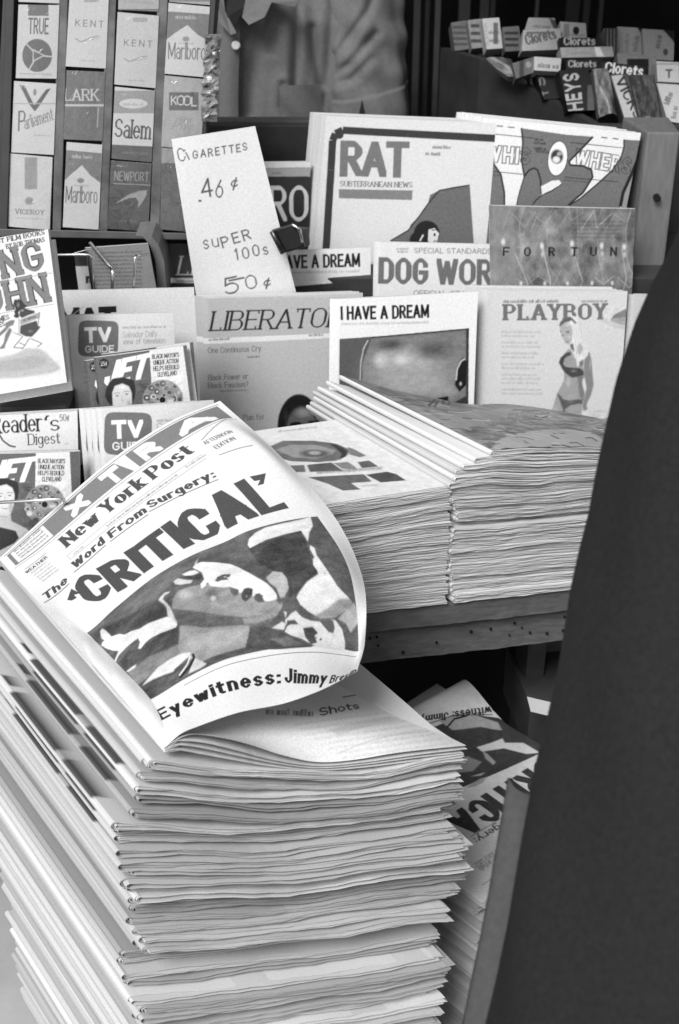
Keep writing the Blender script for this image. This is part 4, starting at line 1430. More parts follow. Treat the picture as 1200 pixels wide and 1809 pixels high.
o = sheet('newspaper', 'white paper covered with big dark swirls and outlined letters, beside the wooden post', 'newspaper', (850, 207), (1133, 235), (818, 430), .40, 2.085, d_swirl, r2=(1093, 440), lean=12, yaw=-5, th=.009, spine=.03,
          base=.84, material=P_MAT, seed=21, bulge=.003)
behind(o, 6, -.0062, .010, 'copy behind the swirl-covered paper, only its left edge in view', 'copies behind the swirl-covered paper', .0002, .0012)
sheet(A, 'dark magazine with big pale letters behind the binder clip', 'magazine', (352, 287), (549, 285), (352, 440), .30, 2.11, d_ro, lean=10, yaw=2, th=.006, base=.2, seed=22)
sheet(A, 'dark magazine with slanted pale serif letters, left of the price card', 'magazine', (291, 432), (470, 428), (294, 520), .29, 1.97, d_li, lean=10, yaw=6, th=.006, base=.24, seed=23)

# price card and the clip that holds it
def d_sign(c):
    ink, W_ = .34, .05
    c.text('C', (317, 286), (330, 283), 24, ink, W_, None, .1, jit=.02)
    c.text('i', (334, 282), (336, 281), 21, ink, W_, None, .1)
    c.text('GARETTES', (341, 281), (438, 266), 15, ink, W_ * 1.5, None, .32, jit=.05, slant=.08)
    c.line([(351, 354), (356, 354)], 3.5, ink)
    c.text('4', (357, 350), (378, 346), 34, ink, W_, None, .1, slant=.05)
    c.text('6', (381, 350), (395, 348), 32, ink, W_, None, .1, slant=.12)
    c.text('¢', (408, 334), (422, 331), 22, ink, W_ * 1.2, None, .1, slant=.2)
    c.text('s', (360, 440), (370, 439), 24, ink, W_, None, .1)
    c.text('u', (376, 437), (388, 435), 22, ink, W_, None, .1)
    c.text('PER', (394, 437), (445, 422), 20, ink, W_ * 1.3, None, .3, jit=.05)
    c.text('100s', (417, 459), (476, 449), 21, ink, W_ * 1.2, None, .36, jit=.04)
    c.text('5', (397, 521), (424, 515), 30, ink, W_, None, .1, slant=.1)
    c.line([(404, 495), (432, 489)], 3, ink)
    c.text('0', (436, 511), (456, 507), 25, ink, W_, None, .1)
    c.text('¢', (466, 508), (480, 505), 19, ink, W_ * 1.4, None, .1, slant=.15)
sheet('price_card', 'white hand-lettered price card leaning between the cigarette rack and the magazines', 'sign', (303, 246), (451, 223), (345, 512), .245, 1.925, d_sign, r2=(523, 516), lean=4, yaw=4, th=.0015,
      base=.86, material=P_MAT, seed=30, spine=0, bulge=.003, cover='written_front')
m = MB()
cl = lambda x, y, Y=1.955: at_y(x, y, Y)
def plate(pts, Y0, Y1):
    mm = MB()
    c8 = [cl(x, y, Y) for Y in (Y0, Y1) for x, y in pts]
    mm.hexa([c8[3], c8[2], c8[1], c8[0], c8[7], c8[6], c8[5], c8[4]])
    return mm
clip = bpy.data.objects.new('binder_clip', None)
SC.collection.objects.link(clip)
clip.location = Vector([float(v) for v in cl(510, 440)])
tag(clip, 'black clamp gripping the right edge of the price card', 'clip')
BLK = mat('black_enamel', .012, .3, 60, .3, 0, .6)
plate([(479, 406), (520, 394), (541, 436), (504, 447)], 1.905, 1.955).build('jaw', BLK, clip, .003)
plate([(508, 398), (546, 402), (548, 434), (524, 438)], 1.965, 1.985).build('jaw', mat('clamp_grey', .05, .35, 50, .3, 0, .5), clip, .003)
MB().tube([cl(481, 409, 1.9), cl(500, 447, 1.9)], .004, 10).build('handle', BLK, clip, smooth=True)
MB().tube([cl(516, 396, 1.90), cl(530, 405, 1.9), cl(534, 428, 1.9)], .0022, 8).build('spring_loop', WIRE, clip, smooth=True)
# ------------------------------------------------------------------ candy shelf in the dark at the right
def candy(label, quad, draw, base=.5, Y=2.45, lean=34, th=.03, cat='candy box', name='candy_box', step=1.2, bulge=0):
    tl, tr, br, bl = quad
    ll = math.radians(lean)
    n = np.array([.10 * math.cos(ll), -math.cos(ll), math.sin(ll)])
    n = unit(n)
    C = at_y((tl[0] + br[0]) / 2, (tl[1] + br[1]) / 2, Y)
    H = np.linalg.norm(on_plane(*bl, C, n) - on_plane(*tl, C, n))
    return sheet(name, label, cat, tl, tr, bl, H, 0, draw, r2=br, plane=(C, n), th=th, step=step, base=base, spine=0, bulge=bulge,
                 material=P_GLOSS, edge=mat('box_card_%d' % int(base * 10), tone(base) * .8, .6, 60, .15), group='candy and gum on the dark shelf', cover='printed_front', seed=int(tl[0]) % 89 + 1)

def bars(c, x0, y0, x1, y1, n, v, horiz=True):
    for k in range(n):
        f0, f1 = (k + .2) / n, (k + .65) / n
        if horiz:
            c.rect(x0, y0 + (y1 - y0) * f0, x1, y0 + (y1 - y0) * f1, v)
        else:
            c.rect(x0 + (x1 - x0) * f0, y0, x0 + (x1 - x0) * f1, y1, v)

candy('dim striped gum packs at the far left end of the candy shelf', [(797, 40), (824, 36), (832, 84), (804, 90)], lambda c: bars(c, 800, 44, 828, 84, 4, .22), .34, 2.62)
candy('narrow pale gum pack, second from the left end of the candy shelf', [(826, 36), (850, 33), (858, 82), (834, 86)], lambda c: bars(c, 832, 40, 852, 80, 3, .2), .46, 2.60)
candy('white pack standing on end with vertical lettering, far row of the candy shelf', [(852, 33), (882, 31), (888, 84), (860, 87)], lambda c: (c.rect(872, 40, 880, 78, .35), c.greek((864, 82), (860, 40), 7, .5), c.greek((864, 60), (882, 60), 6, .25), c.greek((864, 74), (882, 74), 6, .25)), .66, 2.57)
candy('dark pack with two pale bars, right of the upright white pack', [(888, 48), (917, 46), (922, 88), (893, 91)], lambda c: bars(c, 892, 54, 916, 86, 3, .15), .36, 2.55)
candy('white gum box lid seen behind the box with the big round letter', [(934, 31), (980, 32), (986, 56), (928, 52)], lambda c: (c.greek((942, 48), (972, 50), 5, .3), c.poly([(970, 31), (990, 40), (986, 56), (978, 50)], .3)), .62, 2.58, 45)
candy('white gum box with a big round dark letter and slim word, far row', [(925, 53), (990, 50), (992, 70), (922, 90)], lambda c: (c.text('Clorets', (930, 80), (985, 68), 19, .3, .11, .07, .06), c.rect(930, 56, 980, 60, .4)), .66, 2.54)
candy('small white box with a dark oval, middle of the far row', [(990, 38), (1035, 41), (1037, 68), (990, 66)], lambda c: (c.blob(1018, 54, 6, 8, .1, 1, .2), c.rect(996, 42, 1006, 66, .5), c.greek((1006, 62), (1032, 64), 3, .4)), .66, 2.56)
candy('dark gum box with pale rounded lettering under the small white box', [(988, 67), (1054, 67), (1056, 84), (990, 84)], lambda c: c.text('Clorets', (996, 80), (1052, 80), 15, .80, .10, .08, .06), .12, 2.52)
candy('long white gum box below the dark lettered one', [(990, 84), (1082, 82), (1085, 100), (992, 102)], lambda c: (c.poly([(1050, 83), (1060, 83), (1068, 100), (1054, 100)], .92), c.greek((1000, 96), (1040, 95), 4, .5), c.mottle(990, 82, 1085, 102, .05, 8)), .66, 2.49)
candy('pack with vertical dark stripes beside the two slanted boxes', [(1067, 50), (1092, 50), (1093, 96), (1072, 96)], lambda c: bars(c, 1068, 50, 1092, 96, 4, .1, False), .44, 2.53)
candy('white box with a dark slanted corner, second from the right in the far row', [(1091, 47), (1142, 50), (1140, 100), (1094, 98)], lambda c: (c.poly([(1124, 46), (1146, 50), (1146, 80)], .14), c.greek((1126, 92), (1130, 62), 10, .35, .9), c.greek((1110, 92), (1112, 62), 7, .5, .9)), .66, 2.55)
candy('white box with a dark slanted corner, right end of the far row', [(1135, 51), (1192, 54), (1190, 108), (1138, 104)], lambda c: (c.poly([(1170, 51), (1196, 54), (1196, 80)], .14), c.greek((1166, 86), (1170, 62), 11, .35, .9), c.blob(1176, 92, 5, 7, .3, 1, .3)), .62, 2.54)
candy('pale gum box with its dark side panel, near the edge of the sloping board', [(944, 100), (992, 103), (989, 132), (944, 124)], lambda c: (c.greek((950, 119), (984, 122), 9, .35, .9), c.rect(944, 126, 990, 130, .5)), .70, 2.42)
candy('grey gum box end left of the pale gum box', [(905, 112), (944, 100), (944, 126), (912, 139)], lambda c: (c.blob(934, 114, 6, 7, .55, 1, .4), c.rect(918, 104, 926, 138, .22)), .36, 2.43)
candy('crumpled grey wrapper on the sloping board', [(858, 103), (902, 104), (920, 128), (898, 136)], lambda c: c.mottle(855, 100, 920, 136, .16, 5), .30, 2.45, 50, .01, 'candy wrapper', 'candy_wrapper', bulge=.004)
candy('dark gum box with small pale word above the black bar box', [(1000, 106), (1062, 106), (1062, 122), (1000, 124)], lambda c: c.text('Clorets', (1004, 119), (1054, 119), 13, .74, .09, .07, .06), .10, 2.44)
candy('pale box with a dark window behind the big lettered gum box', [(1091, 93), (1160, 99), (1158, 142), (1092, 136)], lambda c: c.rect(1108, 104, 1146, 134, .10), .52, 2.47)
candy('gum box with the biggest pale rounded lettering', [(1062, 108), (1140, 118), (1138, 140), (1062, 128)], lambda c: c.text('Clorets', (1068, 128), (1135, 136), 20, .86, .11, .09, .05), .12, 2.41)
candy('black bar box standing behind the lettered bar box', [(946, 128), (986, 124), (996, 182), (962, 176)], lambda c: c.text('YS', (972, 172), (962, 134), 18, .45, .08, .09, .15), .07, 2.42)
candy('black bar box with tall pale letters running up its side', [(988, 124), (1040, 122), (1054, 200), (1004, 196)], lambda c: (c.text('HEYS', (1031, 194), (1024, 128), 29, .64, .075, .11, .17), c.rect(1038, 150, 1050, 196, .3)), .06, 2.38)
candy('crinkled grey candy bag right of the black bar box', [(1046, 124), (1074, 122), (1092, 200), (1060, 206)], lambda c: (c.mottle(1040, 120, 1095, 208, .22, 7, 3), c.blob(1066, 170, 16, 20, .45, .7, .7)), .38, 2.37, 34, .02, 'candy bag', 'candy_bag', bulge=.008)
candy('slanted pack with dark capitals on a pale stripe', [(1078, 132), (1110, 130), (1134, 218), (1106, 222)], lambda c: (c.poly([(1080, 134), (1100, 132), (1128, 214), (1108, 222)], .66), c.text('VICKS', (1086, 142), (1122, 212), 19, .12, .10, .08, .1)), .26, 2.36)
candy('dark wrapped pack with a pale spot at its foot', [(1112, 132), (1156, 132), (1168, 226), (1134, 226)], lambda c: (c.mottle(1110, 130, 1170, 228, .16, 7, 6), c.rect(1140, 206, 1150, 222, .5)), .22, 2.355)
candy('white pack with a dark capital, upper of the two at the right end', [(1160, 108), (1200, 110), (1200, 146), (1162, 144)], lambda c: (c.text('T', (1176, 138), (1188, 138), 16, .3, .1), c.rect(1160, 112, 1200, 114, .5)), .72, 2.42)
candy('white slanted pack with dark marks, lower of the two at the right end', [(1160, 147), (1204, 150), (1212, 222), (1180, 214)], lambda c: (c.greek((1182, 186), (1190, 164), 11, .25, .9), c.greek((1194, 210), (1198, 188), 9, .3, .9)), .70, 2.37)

tray = bpy.data.objects.new('candy_shelf', None)
SC.collection.objects.link(tray)
tray.location = (.5, 2.4, .6)
tag(tray, 'dark sloping candy shelf behind the newspapers', 'shelf')
# left side board of the tray: its upper edge slopes down to the right
e = [at_y(790, 84, 2.66), at_y(860, 104, 2.52), at_y(952, 160, 2.44), at_y(1068, 224, 2.33)]
m = MB()
for a, b in zip(e, e[1:]):
    m.hexa([(a[0] - .012, a[1], .602), (b[0] - .012, b[1], .602), (b[0] + .004, b[1], .602), (a[0] + .004, a[1], .602),
            (a[0] - .012, a[1], a[2]), (b[0] - .012, b[1], b[2]), (b[0] + .004, b[1], b[2]), (a[0] + .004, a[1], a[2])])
m.build('side_board', mat('candy_board', .022, .55, 16, .35, .1, .4), tray)
q0, q1 = at_y(1068, 226, 2.33), at_y(860, 106, 2.60)
m = MB()
m.hexa([(q1[0] - .05, 2.64, q1[2] - .10), (1.3, 2.64, q1[2] - .06), (1.3, 2.34, q0[2] - .06), (q0[0] - .2, 2.34, q0[2] - .10),
        (q1[0] - .05, 2.66, q1[2] - .08), (1.3, 2.66, q1[2] - .04), (1.3, 2.36, q0[2] - .035), (q0[0] - .2, 2.36, q0[2] - .075)])
m.build('tray_floor', DARK, tray)
MB().box((.1, 2.30, .602), (1.3, 2.315, q0[2] - .07)).build('front_panel', WOOD_D, tray)

# ------------------------------------------------------------------ the seller, seated behind the counter
SKIN = mat('skin', .16, .55, 50, .15, .1, .35)
DKCL = mat('dark_clothes', .02, .9, 60, .3, .3, .1)
def skin_body(name, joints, bones, material, parent=None, sub=2):
    me = bpy.data.meshes.new(name)
    keys = list(joints)
    me.from_pydata([joints[k][0] for k in keys], [(keys.index(a), keys.index(b)) for a, b in bones], [])
    o = bpy.data.objects.new(name, me)
    SC.collection.objects.link(o)
    md = o.modifiers.new('skin', 'SKIN')
    for i, k in enumerate(keys):
        sv_ = me.skin_vertices[0].data[i]
        r = joints[k][1]
        sv_.radius = r if hasattr(r, '__len__') else (r, r)
        sv_.use_root = (i == 0)
    s2 = o.modifiers.new('sub', 'SUBSURF')
    s2.levels = s2.render_levels = sub
    dg = bpy.context.evaluated_depsgraph_get()
    nm = bpy.data.meshes.new_from_object(o.evaluated_get(dg))
    nm.name = name
    bpy.data.objects.remove(o)
    nm.polygons.foreach_set('use_smooth', np.ones(len(nm.polygons), bool))
    nm.materials.clear()
    return link(name, nm, material, parent)

MY = 2.72
sc_ = at_y(410, 80, MY)
mx = sc_[0] + .01
zb = sc_[2]                     # height of the shirt button
J = {'pelvis': ((mx, MY, .58), .13), 'waist': ((mx, MY, .80), .13), 'chest': ((mx, MY, zb + .02), (.15, .13)), 'neckb': ((mx, MY - .01, zb + .20), .07),
     'neck': ((mx, MY - .02, zb + .26), .055), 'jaw': ((mx - .005, MY + .0, zb + .35), (.062, .075)), 'skull': ((mx - .01, MY + .03, zb + .45), (.078, .095)), 'crown': ((mx - .01, MY + .04, zb + .52), (.05, .06))}
B = [('pelvis', 'waist'), ('waist', 'chest'), ('chest', 'neckb'), ('neckb', 'neck'), ('neck', 'jaw'), ('jaw', 'skull'), ('skull', 'crown')]
for sgn, nm in ((1, 'l'), (-1, 'r')):
    J['sh' + nm] = ((mx + sgn * .19, MY, zb + .14), .065)
    J['el' + nm] = ((mx + sgn * .23, MY - .02, zb - .17), .046)
    J['wr' + nm] = ((mx + sgn * .14, MY - .25, zb - .24), .03)
    J['ha' + nm] = ((mx + sgn * .09, MY - .32, zb - .25), (.03, .02))
    J['hi' + nm] = ((mx + sgn * .09, MY - .02, .55), .10)
    J['kn' + nm] = ((mx + sgn * .11, MY - .34, .56), .065)
    J['an' + nm] = ((mx + sgn * .11, MY - .30, .12), .045)
    J['to' + nm] = ((mx + sgn * .12, MY - .44, .05), .04)
    B += [('chest', 'sh' + nm), ('sh' + nm, 'el' + nm), ('el' + nm, 'wr' + nm), ('wr' + nm, 'ha' + nm), ('pelvis', 'hi' + nm), ('hi' + nm, 'kn' + nm), ('kn' + nm, 'an' + nm), ('an' + nm, 'to' + nm)]
seller = skin_body('person', J, B, SKIN)
tag(seller, 'seller in a grey short-sleeved shirt with one white button, in the shade', 'person')
m = MB().box((mx - .2, MY - .16, .40), (mx + .2, MY + .16, .44))
for sx in (-.17, .13):
    for sy in (-.14, .10):
        m.box((mx + sx, MY + sy, 0), (mx + sx + .04, MY + sy + .04, .3995))
thing(m, 'stool', WOOD_D, 'dark wooden stool the seller sits on', 'stool', .003)

SHIRT = mat('shirt_cloth', .13, .85, 140, .12, .12, .15)
def shirt_part(name, fn, nu, nv, parent=seller, material=SHIRT, wrap=False):
    U, V = np.meshgrid(np.linspace(0, 1, nu), np.linspace(0, 1, nv))
    P = fn(U.ravel(), V.ravel())
    q = grid_quads(nv, nu, 0, True)
    me = mesh_np(name, P, q, smooth=True)
    return link(name, me, material, parent)
FRONT_X = at_y(397, 120, MY - .16)[0]
def crease(P, lines):
    """press folds into cloth; each line: pixel polyline of the crease in the photo, half width, depth in metres"""
    S = project(P)
    for pts, w, dep in lines:
        best = np.full(len(P), 1e9)
        for a_, b_ in zip(pts, pts[1:]):
            a_, b_ = np.array(a_, float), np.array(b_, float)
            d_ = b_ - a_
            t_ = np.clip(((S - a_) @ d_) / (d_ @ d_), 0, 1)
            best = np.minimum(best, np.linalg.norm(S - a_ - t_[:, None] * d_, axis=1))
        m_ = P[:, 1] < MY
        P[:, 1] += m_ * dep * .42 * (np.exp(-(best / (w * 1.25)) ** 2) - .45 * np.exp(-((best - 2.6 * w) / (w * 1.6)) ** 2))
    return P
TORSO_FOLDS = [([(527, 0), (524, 90), (520, 160)], 6, .014), ([(552, 50), (558, 100), (566, 150)], 6, .012), ([(462, 40), (448, 110), (440, 200)], 8, .010),
               ([(494, 5), (478, 90)], 7, .007), ([(500, 150), (497, 190), (512, 230)], 5, .010), ([(412, 90), (404, 200)], 7, .005), ([(590, 0), (582, 100), (572, 190)], 7, .014)]
SLEEVE_FOLDS = [([(572, 128), (600, 90), (650, 20), (665, -20)], 6, .010), ([(574, 140), (620, 112), (664, 60)], 6, .008), ([(578, 150), (620, 140), (655, 105)], 6, .007),
                ([(566, 150), (572, 215)], 7, .010), ([(690, 40), (700, 110)], 8, .004)]
def torso(u, v):
    """u goes round the body from the front opening, v upwards"""
    a = -math.pi / 2 + u * 2 * math.pi
    zz = .66 + v * (zb + .215 - .66)
    tb_ = np.clip((zz - (zb + .06)) / .16, 0, 1)
    rx = .235 - .135 * tb_ ** 1.6 + .012 * np.sin(v * 5)
    ry = .165 - .085 * tb_ ** 1.5
    # vertical folds, stronger low down, and pulls towards the armhole
    f = .007 * np.sin(a * 11 + 2.0 * np.sin(v * 3)) * (1 - .45 * tb_) + .0015 * np.sin(a * 23 + v * 5 + 1) + .003 * np.sin(v * 26 + a * 8) * np.exp(-((a + .35) / .3) ** 2)
    x = mx + (rx + f) * np.cos(a)
    y = MY + (ry + f) * np.sign(np.sin(a)) * np.abs(np.sin(a)) ** .62
    return crease(np.stack([x, y, zz], -1), TORSO_FOLDS)
shirt = shirt_part('shirt', torso, 520, 170)
def placket(u, v):
    zz = .66 + v * (zb + .10 - .66)
    x = FRONT_X + (u - .2) * .034 + .004 * np.sin(v * 8)
    a = -math.acos(1) * 0
    y = MY - .165 - .020 - .006 * np.sin(np.clip(u, 0, 1) * math.pi) + ((x - mx) / .235) ** 2 * .09
    return np.stack([x, y, zz], -1)
shirt_part('placket', placket, 8, 40, shirt)
bt = at_y(417, 80, MY - .196)
m = MB().tube([bt + [0, .004, 0], bt + [0, -.002, 0]], .0075, 18)
m.tube([bt + [0, -.0021, 0], bt + [0, -.0032, 0]], [.0072, .006], 18)
btn = m.build('button', mat('white_button', .55, .35, 60, .1, 0, .5), shirt)
# collar flaps and the dark undershirt in the neck opening
def flap(pts, Y, name='collar', material=SHIRT, thick=.006):
    P = [at_y(x, y, Y + dy) for x, y, dy in pts]
    me = bpy.data.meshes.new(name)
    n = len(P)
    V = [tuple(p) for p in P] + [tuple(p + [0, thick, 0]) for p in P]
    me.from_pydata(V, [], [list(range(n))[::-1], list(range(n, 2 * n))] + [[i, (i + 1) % n, n + (i + 1) % n, n + i] for i in range(n)])
    return link(name, me, material, shirt)
flap([(450, -60, .02), (490, -30, .01), (527, 2, 0), (522, 12, 0), (480, 4, .0), (468, 30, -.006), (440, 44, -.01), (428, 30, 0), (436, -10, .01)], MY - .205)
flap([(372, -50, .02), (384, 10, .005), (388, 40, 0), (408, 62, -.008), (418, 58, -.006), (398, 20, .01), (392, -30, .015)], MY - .203)
flap([(388, -50, .05), (440, -50, .05), (434, 10, .0), (412, 54, 0), (402, 30, 0), (392, 0, .01)], MY - .198, 'undershirt', mat('undershirt', .02, .9, 80, .2, .1, .1), .004)
def pocket(u, v):
    P = np.array([at_y(493 + (566 - 493) * uu + (1 - vv) * 6, 226 - (226 - 155) * vv + 2 * uu, MY - .205) for uu, vv in zip(u, v)])
    P[:, 1] += ((P[:, 0] - mx) / .24) ** 2 * .10 - .004 * np.sin(u * math.pi) + .004 * np.sin(u * 7 + v * 5)
    return P
shirt_part('pocket', pocket, 14, 14, shirt)
SLX = at_y(640, 110, MY - .1)[0]
def sleeve(u, v):
    a = u * 2 * math.pi
    top = np.array([SLX - .004, MY - .06, zb + .20])
    low = np.array([SLX + .004, MY - .08, zb - .125])
    C = top + (low - top) * v[:, None]
    zz = C[:, 2]
    r = .068 + .017 * v + .0022 * np.sin(a * 4 + v * 5) + .0028 * np.sin(zz * 95 + np.cos(a) * 4.5) * np.clip(1 - np.abs(v - .55) * 1.8, 0, 1) + .002 * np.sin(a * 9 - v * 7)
    r = r + .0028 * np.clip((v - .795) / .008, 0, 1)
    X = np.array([.985, 0, .17])
    Y_ = np.array([0, 1, 0])
    return crease(C + r[:, None] * (np.cos(a)[:, None] * X + np.sin(a)[:, None] * Y_ * .95), SLEEVE_FOLDS)
shirt_part('sleeve', sleeve, 220, 140, shirt)
sp_ = [at_y(x, y, MY - .16) for x, y in ((640, 176), (632, 214), (650, 214))]
flap([(640, 176, 0), (631, 216, 0), (649, 216, 0)], MY - .19, 'sleeve_slit', mat('undershirt', .02), .003)
# ------------------------------------------------------------------ folded papers and magazines in piles
NEWS = print_mat('newsprint', .8, .12, grain=.12)

def folded(name, W, L, T, n, pose, seed, nu=16, nv=9, tonefn=None, ragged=.008, base=.78, parent=None, origin=None, material=None, wave=.5, vjit=.002, foldr=.9, slim=.80):
    """n folded sheets nested in one another; spine at u=0, near edge at v=0"""
    r = np.random.default_rng(seed)
    V, Q, C = [], [], []
    off = 0
    vs = np.linspace(0, 1, nv)
    for k in range(n):
        h0 = T / 2 * (1 - k / n)
        tk = T / (2 * n) * .5
        d = k * T * .30 / n * 2
        R = max(h0 * foldr * 1.2, .0012)
        ph, am = r.random(2) * 6, r.uniform(.3, 1, 2) * T * .05 * wave
        ue = W * (1 + r.uniform(-ragged, ragged)), W * (1 + r.uniform(-ragged, ragged))
        v0 = r.uniform(-vjit, vjit)
        def path(h, dd):
            out = []
            for i in range(nu):
                u = ue[0] + (d + R - ue[0]) * (i / (nu - 1)) ** .85
                out.append((u, h * (slim + (1 - slim) * math.exp(-u / .035)) + am[0] * math.sin(u * 40 + ph[0]), 1))
            for i in range(1, 8):
                a = math.pi / 2 + math.pi * i / 8
                out.append((d + R + (R - dd) * math.cos(a), h * math.sin(a), 0))
            for i in range(nu):
                u = d + R + (ue[1] - d - R) * (i / (nu - 1)) ** 1.15
                out.append((u, -h * (slim + (1 - slim) * math.exp(-u / .035)) + am[1] * math.sin(u * 40 + ph[1]), -1))
            return out
        A, Bp = path(h0, 0), path(max(h0 - tk, tk * .15), tk)
        m = len(A)
        uu = np.array([p[0] for p in A + Bp])
        hh = np.array([p[1] for p in A + Bp])
        edge = .0012 * np.sin(uu * 60 + ph[0]) + .0008 * np.sin(uu * 170 + ph[1])
        tint = base * (1 + r.uniform(-.05, .04))
        for v in vs:
            vv = v * L + (v0 + edge) * (1 - v)
            V.append(pose(uu, hh, vv))
            c = np.full(len(uu), tint)
            if tonefn is not None and k == 0:
                c[:m] = tonefn(uu[:m], np.array([p[2] for p in A]), v, tint)
            C.append(c)
        M = 2 * m
        for j in range(nv - 1):
            a, b = off + j * M, off + (j + 1) * M
            i = np.arange(m - 1)
            Q.append(np.stack([a + i, b + i, b + i + 1, a + i + 1], -1))
            Q.append(np.stack([a + m + i, a + m + i + 1, b + m + i + 1, b + m + i], -1))
            Q.append(np.array([[a, a + m, b + m, b], [a + m - 1, b + m - 1, b + 2 * m - 1, a + 2 * m - 1]]))
        i = np.arange(m - 1)
        Q.append(np.stack([off + i, off + i + 1, off + m + i + 1, off + m + i], -1))
        e = off + (nv - 1) * M
        Q.append(np.stack([e + i, e + m + i, e + m + i + 1, e + i + 1], -1))
        off += nv * M
    me = mesh_np(name, np.vstack(V), np.vstack(Q), tone(np.concatenate(C)), smooth=False)
    return link(name, me, material or NEWS, parent, origin)

def dirv(deg):
    return np.array([math.cos(math.radians(deg)), math.sin(math.radians(deg)), 0])

# ---- near newspaper pile
S0 = at_z(290, 1322, .725)
SD, BD = dirv(124), dirv(16)
PAGE_L = .405
def uz(px, py, v=0.0):
    r = ray(px, py)
    t = np.linalg.solve(np.array([r, -BD, [0, 0, -1]]).T, S0 + v * SD - EYE)
    return t[1], t[2]
def knots(pts):
    a = np.array([uz(*p) for p in pts])
    o = np.argsort(-a[:, 1])
    return -a[o, 1], a[o, 0]
LK = knots([(290, 1322), (267, 1338), (247, 1370), (232, 1410), (192, 1468), (207, 1500), (210, 1530), (217, 1570), (232, 1620), (245, 1690), (222, 1712), (233, 1760), (243, 1809)])
RK = knots([(823, 1323), (818, 1340), (812, 1365), (800, 1400), (796, 1430), (812, 1480), (818, 1540), (812, 1580), (776, 1600), (783, 1660), (778, 1720), (770, 1780)])
NL = 58
H0 = S0[2]
zr0 = RK[0][0]
sag_top = uz(555, 1360)[1]
prng = random.Random(11)
def pile_pose(f, du=0.0, dv=0.0, rot=0.0, twist=0.0):
    """pose of the layer whose middle lies at fraction f of the pile's height"""
    zl = -H0 * f
    zr = -(zr0 + (H0 - zr0) * f)
    ul = np.interp(-zl, *LK) + du
    ur = np.interp(-zr, *RK) + du
    sag = np.interp(f, [0, .06, .2, .4, 1], [.020, .018, .010, .005, .0])
    wv, wk, wp = prng.uniform(.0008, .0022) * (1 - .5 * f), prng.uniform(7, 15), prng.uniform(0, 6)
    def pose(u, h, v):
        s = u / .30
        w = .0022 * np.sin(s * 7 + f * 9) * (1 - f) + .0016 * np.sin(s * 13 - f * 14 + 2) * (1 - f)
        z = zl + (zr - zl) * s - sag * np.sin(np.clip(s, 0, 1) * math.pi) ** 1.15 + w * np.sin(np.clip(s, 0, 1) * math.pi)
        z = z + h * (1 - .04 * s) + twist * (v - .2) * (s - .3) + .0015 * np.sin(v * 14 + f * 20) * (1 - f)
        U = ul + (ur - ul) * s
        P = S0[None] + np.outer(U, BD) + np.outer(v + dv + rot * s * np.ones_like(u), SD)
        P[:, 2] = S0[2] + z + wv * np.sin(s * wk + wp) * np.clip(s * 4, 0, 1) * (1 - .6 * v / PAGE_L)
        P[:, 2] = np.maximum(P[:, 2], .0008 + h + .006)
        return P
    return pose

def photo_band(v0, v1, depth):
    """part of the front-page picture that wraps over the fold of a staggered paper"""
    def f(u, side, v, base):
        c = np.full(len(u), base)
        if v0 < v < v1:
            c[(side >= 0) & (u < depth) & (u > .0015)] = .30 if not (v0 + .17 < v < v0 + .22) else .58
        elif v1 < v < v1 + .16 and int(v * 190) % 3 == 0:
            c[(side > 0) & (u < depth * .5) & (u > .002)] = .25
        return c
    return f

dv_prev = 0
news_group = 'newspapers in the near pile'
pile_label = 'folded newspaper inside the tall near pile, only its folded and cut edges in view'
for i in range(1, NL):
    f = (i + .5) / NL
    du = prng.uniform(-.006, .006) * (1 if i > 3 else .4)
    dv = prng.uniform(-.006, .006) + .005 * math.sin(i * .9)
    if 21 <= i <= 25:
        dv += .016
    if i in (20,):
        dv -= .006
    tf = None
    nv = 9
    if 3 <= i <= 9:
        tf = photo_band(.10 + .02 * prng.random(), .60 + .03 * prng.random(), .016 + .006 * prng.random())
        nv = 70
    folded('newspaper', .30, PAGE_L, H0 / NL * prng.choice([.78, .86, .92, .95, 1.0]), prng.choice([3, 4, 5, 6]), pile_pose(f, du, dv, prng.uniform(-.006, .006), prng.uniform(-.02, .02)), 100 + i, tonefn=tf,
           base=prng.uniform(.60, .80), ragged=.024, wave=1.7, vjit=.0045, nu=20, nv=nv, slim=prng.uniform(.55, .78))
for o in [o for o in SC.collection.objects if o.name.startswith('newspaper') and 'label' not in o]:
    tag(o, pile_label, 'newspaper', news_group)

# ---- curved sheets given by rows of points
def hermite(tk, Y, t):
    tk = np.asarray(tk, float)
    Y = np.asarray(Y, float)
    n = len(tk)
    m = np.zeros_like(Y)
    for i in range(n):
        a, b = max(i - 1, 0), min(i + 1, n - 1)
        m[i] = (Y[b] - Y[a]) / (tk[b] - tk[a])
    idx = np.clip(np.searchsorted(tk, t, side='right') - 1, 0, n - 2)
    h = (tk[idx + 1] - tk[idx])
    x = ((t - tk[idx]) / h)
    sh = (-1,) + (1,) * (Y.ndim - 1)
    x, h = x.reshape(sh), h.reshape(sh)
    return ((2 * x ** 3 - 3 * x ** 2 + 1) * Y[idx] + (x ** 3 - 2 * x ** 2 + x) * h * m[idx] + (-2 * x ** 3 + 3 * x ** 2) * Y[idx + 1] + (x ** 3 - x ** 2) * h * m[idx + 1])

def resample(P, n):
    P = np.asarray(P, float)
    d = np.r_[0, np.cumsum(np.linalg.norm(np.diff(P, axis=0), axis=1))]
    fine = hermite(d, P, np.linspace(0, d[-1], 400))
    e = np.r_[0, np.cumsum(np.linalg.norm(np.diff(fine, axis=0), axis=1))]
    q = np.linspace(0, e[-1], n)
    return np.stack([np.interp(q, e, fine[:, k]) for k in range(P.shape[1])], -1)

